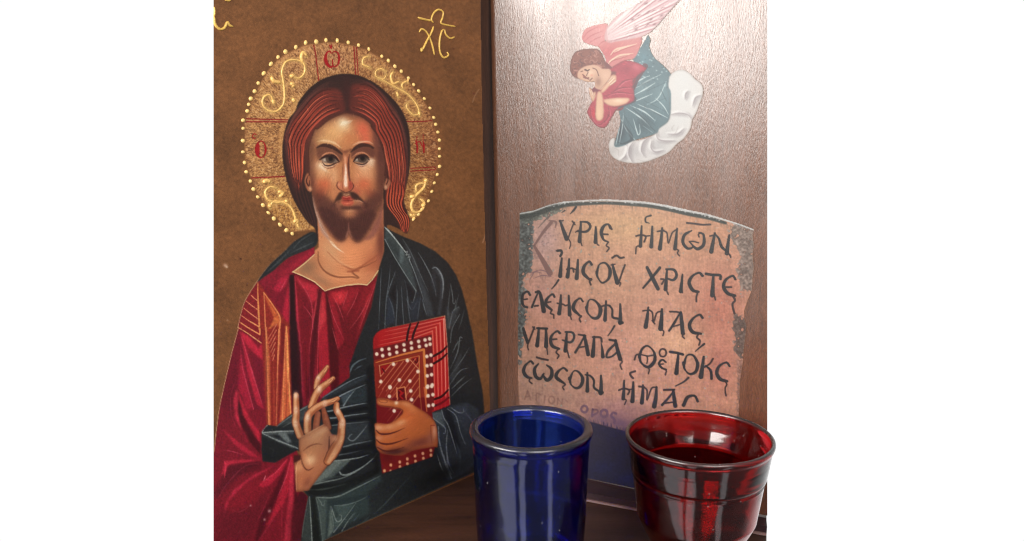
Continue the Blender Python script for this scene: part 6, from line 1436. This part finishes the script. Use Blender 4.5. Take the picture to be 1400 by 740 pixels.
# foot rail with its worn lower edge
xr = np.array([684.0, 1048.0]); yr = 684 + (xr - 800) * .1923
fr = R_LINE.at(xr, yr); fr[:, 2] = 0.0002
hz = float(RIGHT.at(np.array([800.]), np.array([654.]))[0, 2])
bk = RIGHT.at(xr, pb(xr)); bk = bk + RIGHT.n * 0.0002
d0 = np.array([fr[0], fr[0] + (0, 0, hz * .8), bk[0] * (1, 1, 0) + (0, 0, hz), bk[0] * (1, 1, 0) + (0, 0, .0002)])
d1 = np.array([fr[1], fr[1] + (0, 0, hz * .8), bk[1] * (1, 1, 0) + (0, 0, hz), bk[1] * (1, 1, 0) + (0, 0, .0002)])
v, f = prism(d0, d1)
rail = mesh_obj("foot_rail", v, f, M_RAIL, panel)
e0, e1 = fr[0], fr[1]; nf = R_LINE.n
w0 = np.array([e0, e0 + nf * .0016, e0 + nf * .0012 + (0, 0, .0011), e0 + (0, 0, .0012)]); w1 = np.array([e1, e1 + nf * .0016, e1 + nf * .0012 + (0, 0, .0011), e1 + (0, 0, .0012)])
w0 += nf * .0001; w1 += nf * .0001
v, f = prism(w0, w1)
mesh_obj("worn_edge", v, f, M_WORN, rail)

# ------------------------------------------------------------------ the two glass cups
def axis_point(x, y, depth):
    return C_O + ray(np.float64(x), np.float64(y)) * (depth / F_PX)
B0 = axis_point(726, 582, 0.406)
R0 = axis_point(956, 594, 0.404)
print("blue rim", B0, "red rim", R0, "fold", FOLD, "panel z", hz)
M_BLUE = mat_glass("blue_glass", (0.0, 0.37, 0.965), 640, B0[2] - .0016)
M_RED = mat_glass("red_glass", (0.89, 0.0, 0.06), 1550, R0[2] - .0012)
H = B0[2]; R = 0.0312; ri = 0.0262
prof = [(0, 0.0004), (.0240, 0.0004), (.0256, .0012), (.0264, .004), (.0282, .030), (.0297, H - .008), (.0302, H - .0052), (.0308, H - .0038), (R, H - .0022), (.0309, H - .0008), (.0300, H), (.0284, H + .0001), (.0270, H - .0004), (.0263, H - .0016), (.0259, H - .005),
        (.0250, .035), (.0238, .013), (.0225, .0095), (.018, .0078), (0, .0075)]
v, f = lathe(prof, B0[0], B0[1], 160, wob=lambda a, z: .004 * math.sin(2 * a + z * 90) * (1 if z < H - .01 else 0))
o = mesh_obj("glass_cup", v, f, M_BLUE, smooth=True)
tag(o, "thick straight blue glass candle cup standing in front of the painted icon", "glass cup")
H2 = R0[2]
prof = [(0, .0004), (.0112, .0004), (.0124, .0012), (.0132, .003), (.0162, .0085), (.0211, .0165), (.0264, .0265), (.0299, .0345), (.0326, H2 - .0222), (.0329, H2 - .0212), (.0324, H2 - .0205), (.0329, H2 - .0198), (.0336, H2 - .0188), (.0358, H2 - .004), (.0364, H2 - .0032), (.0368, H2 - .0019), (.0366, H2 - .0006), (.0360, H2), (.0352, H2 - .0001), (.0347, H2 - .0009), (.0343, H2 - .003),
        (.0339, H2 - .0055), (.0329, H2 - .0095), (.0317, H2 - .0135), (.0301, H2 - .0185), (.0275, .0345), (.0238, .0262), (.0184, .0165), (.0125, .0092), (0, .0078)]
v, f = lathe(prof, R0[0], R0[1], 160, wob=lambda a, z: .003 * math.sin(3 * a + z * 60) * (1 if z < H2 - .01 else 0))
o = mesh_obj("glass_cup", v, f, M_RED, smooth=True)
tag(o, "flared dark red glass candle bowl standing before the prayer panel", "glass cup")
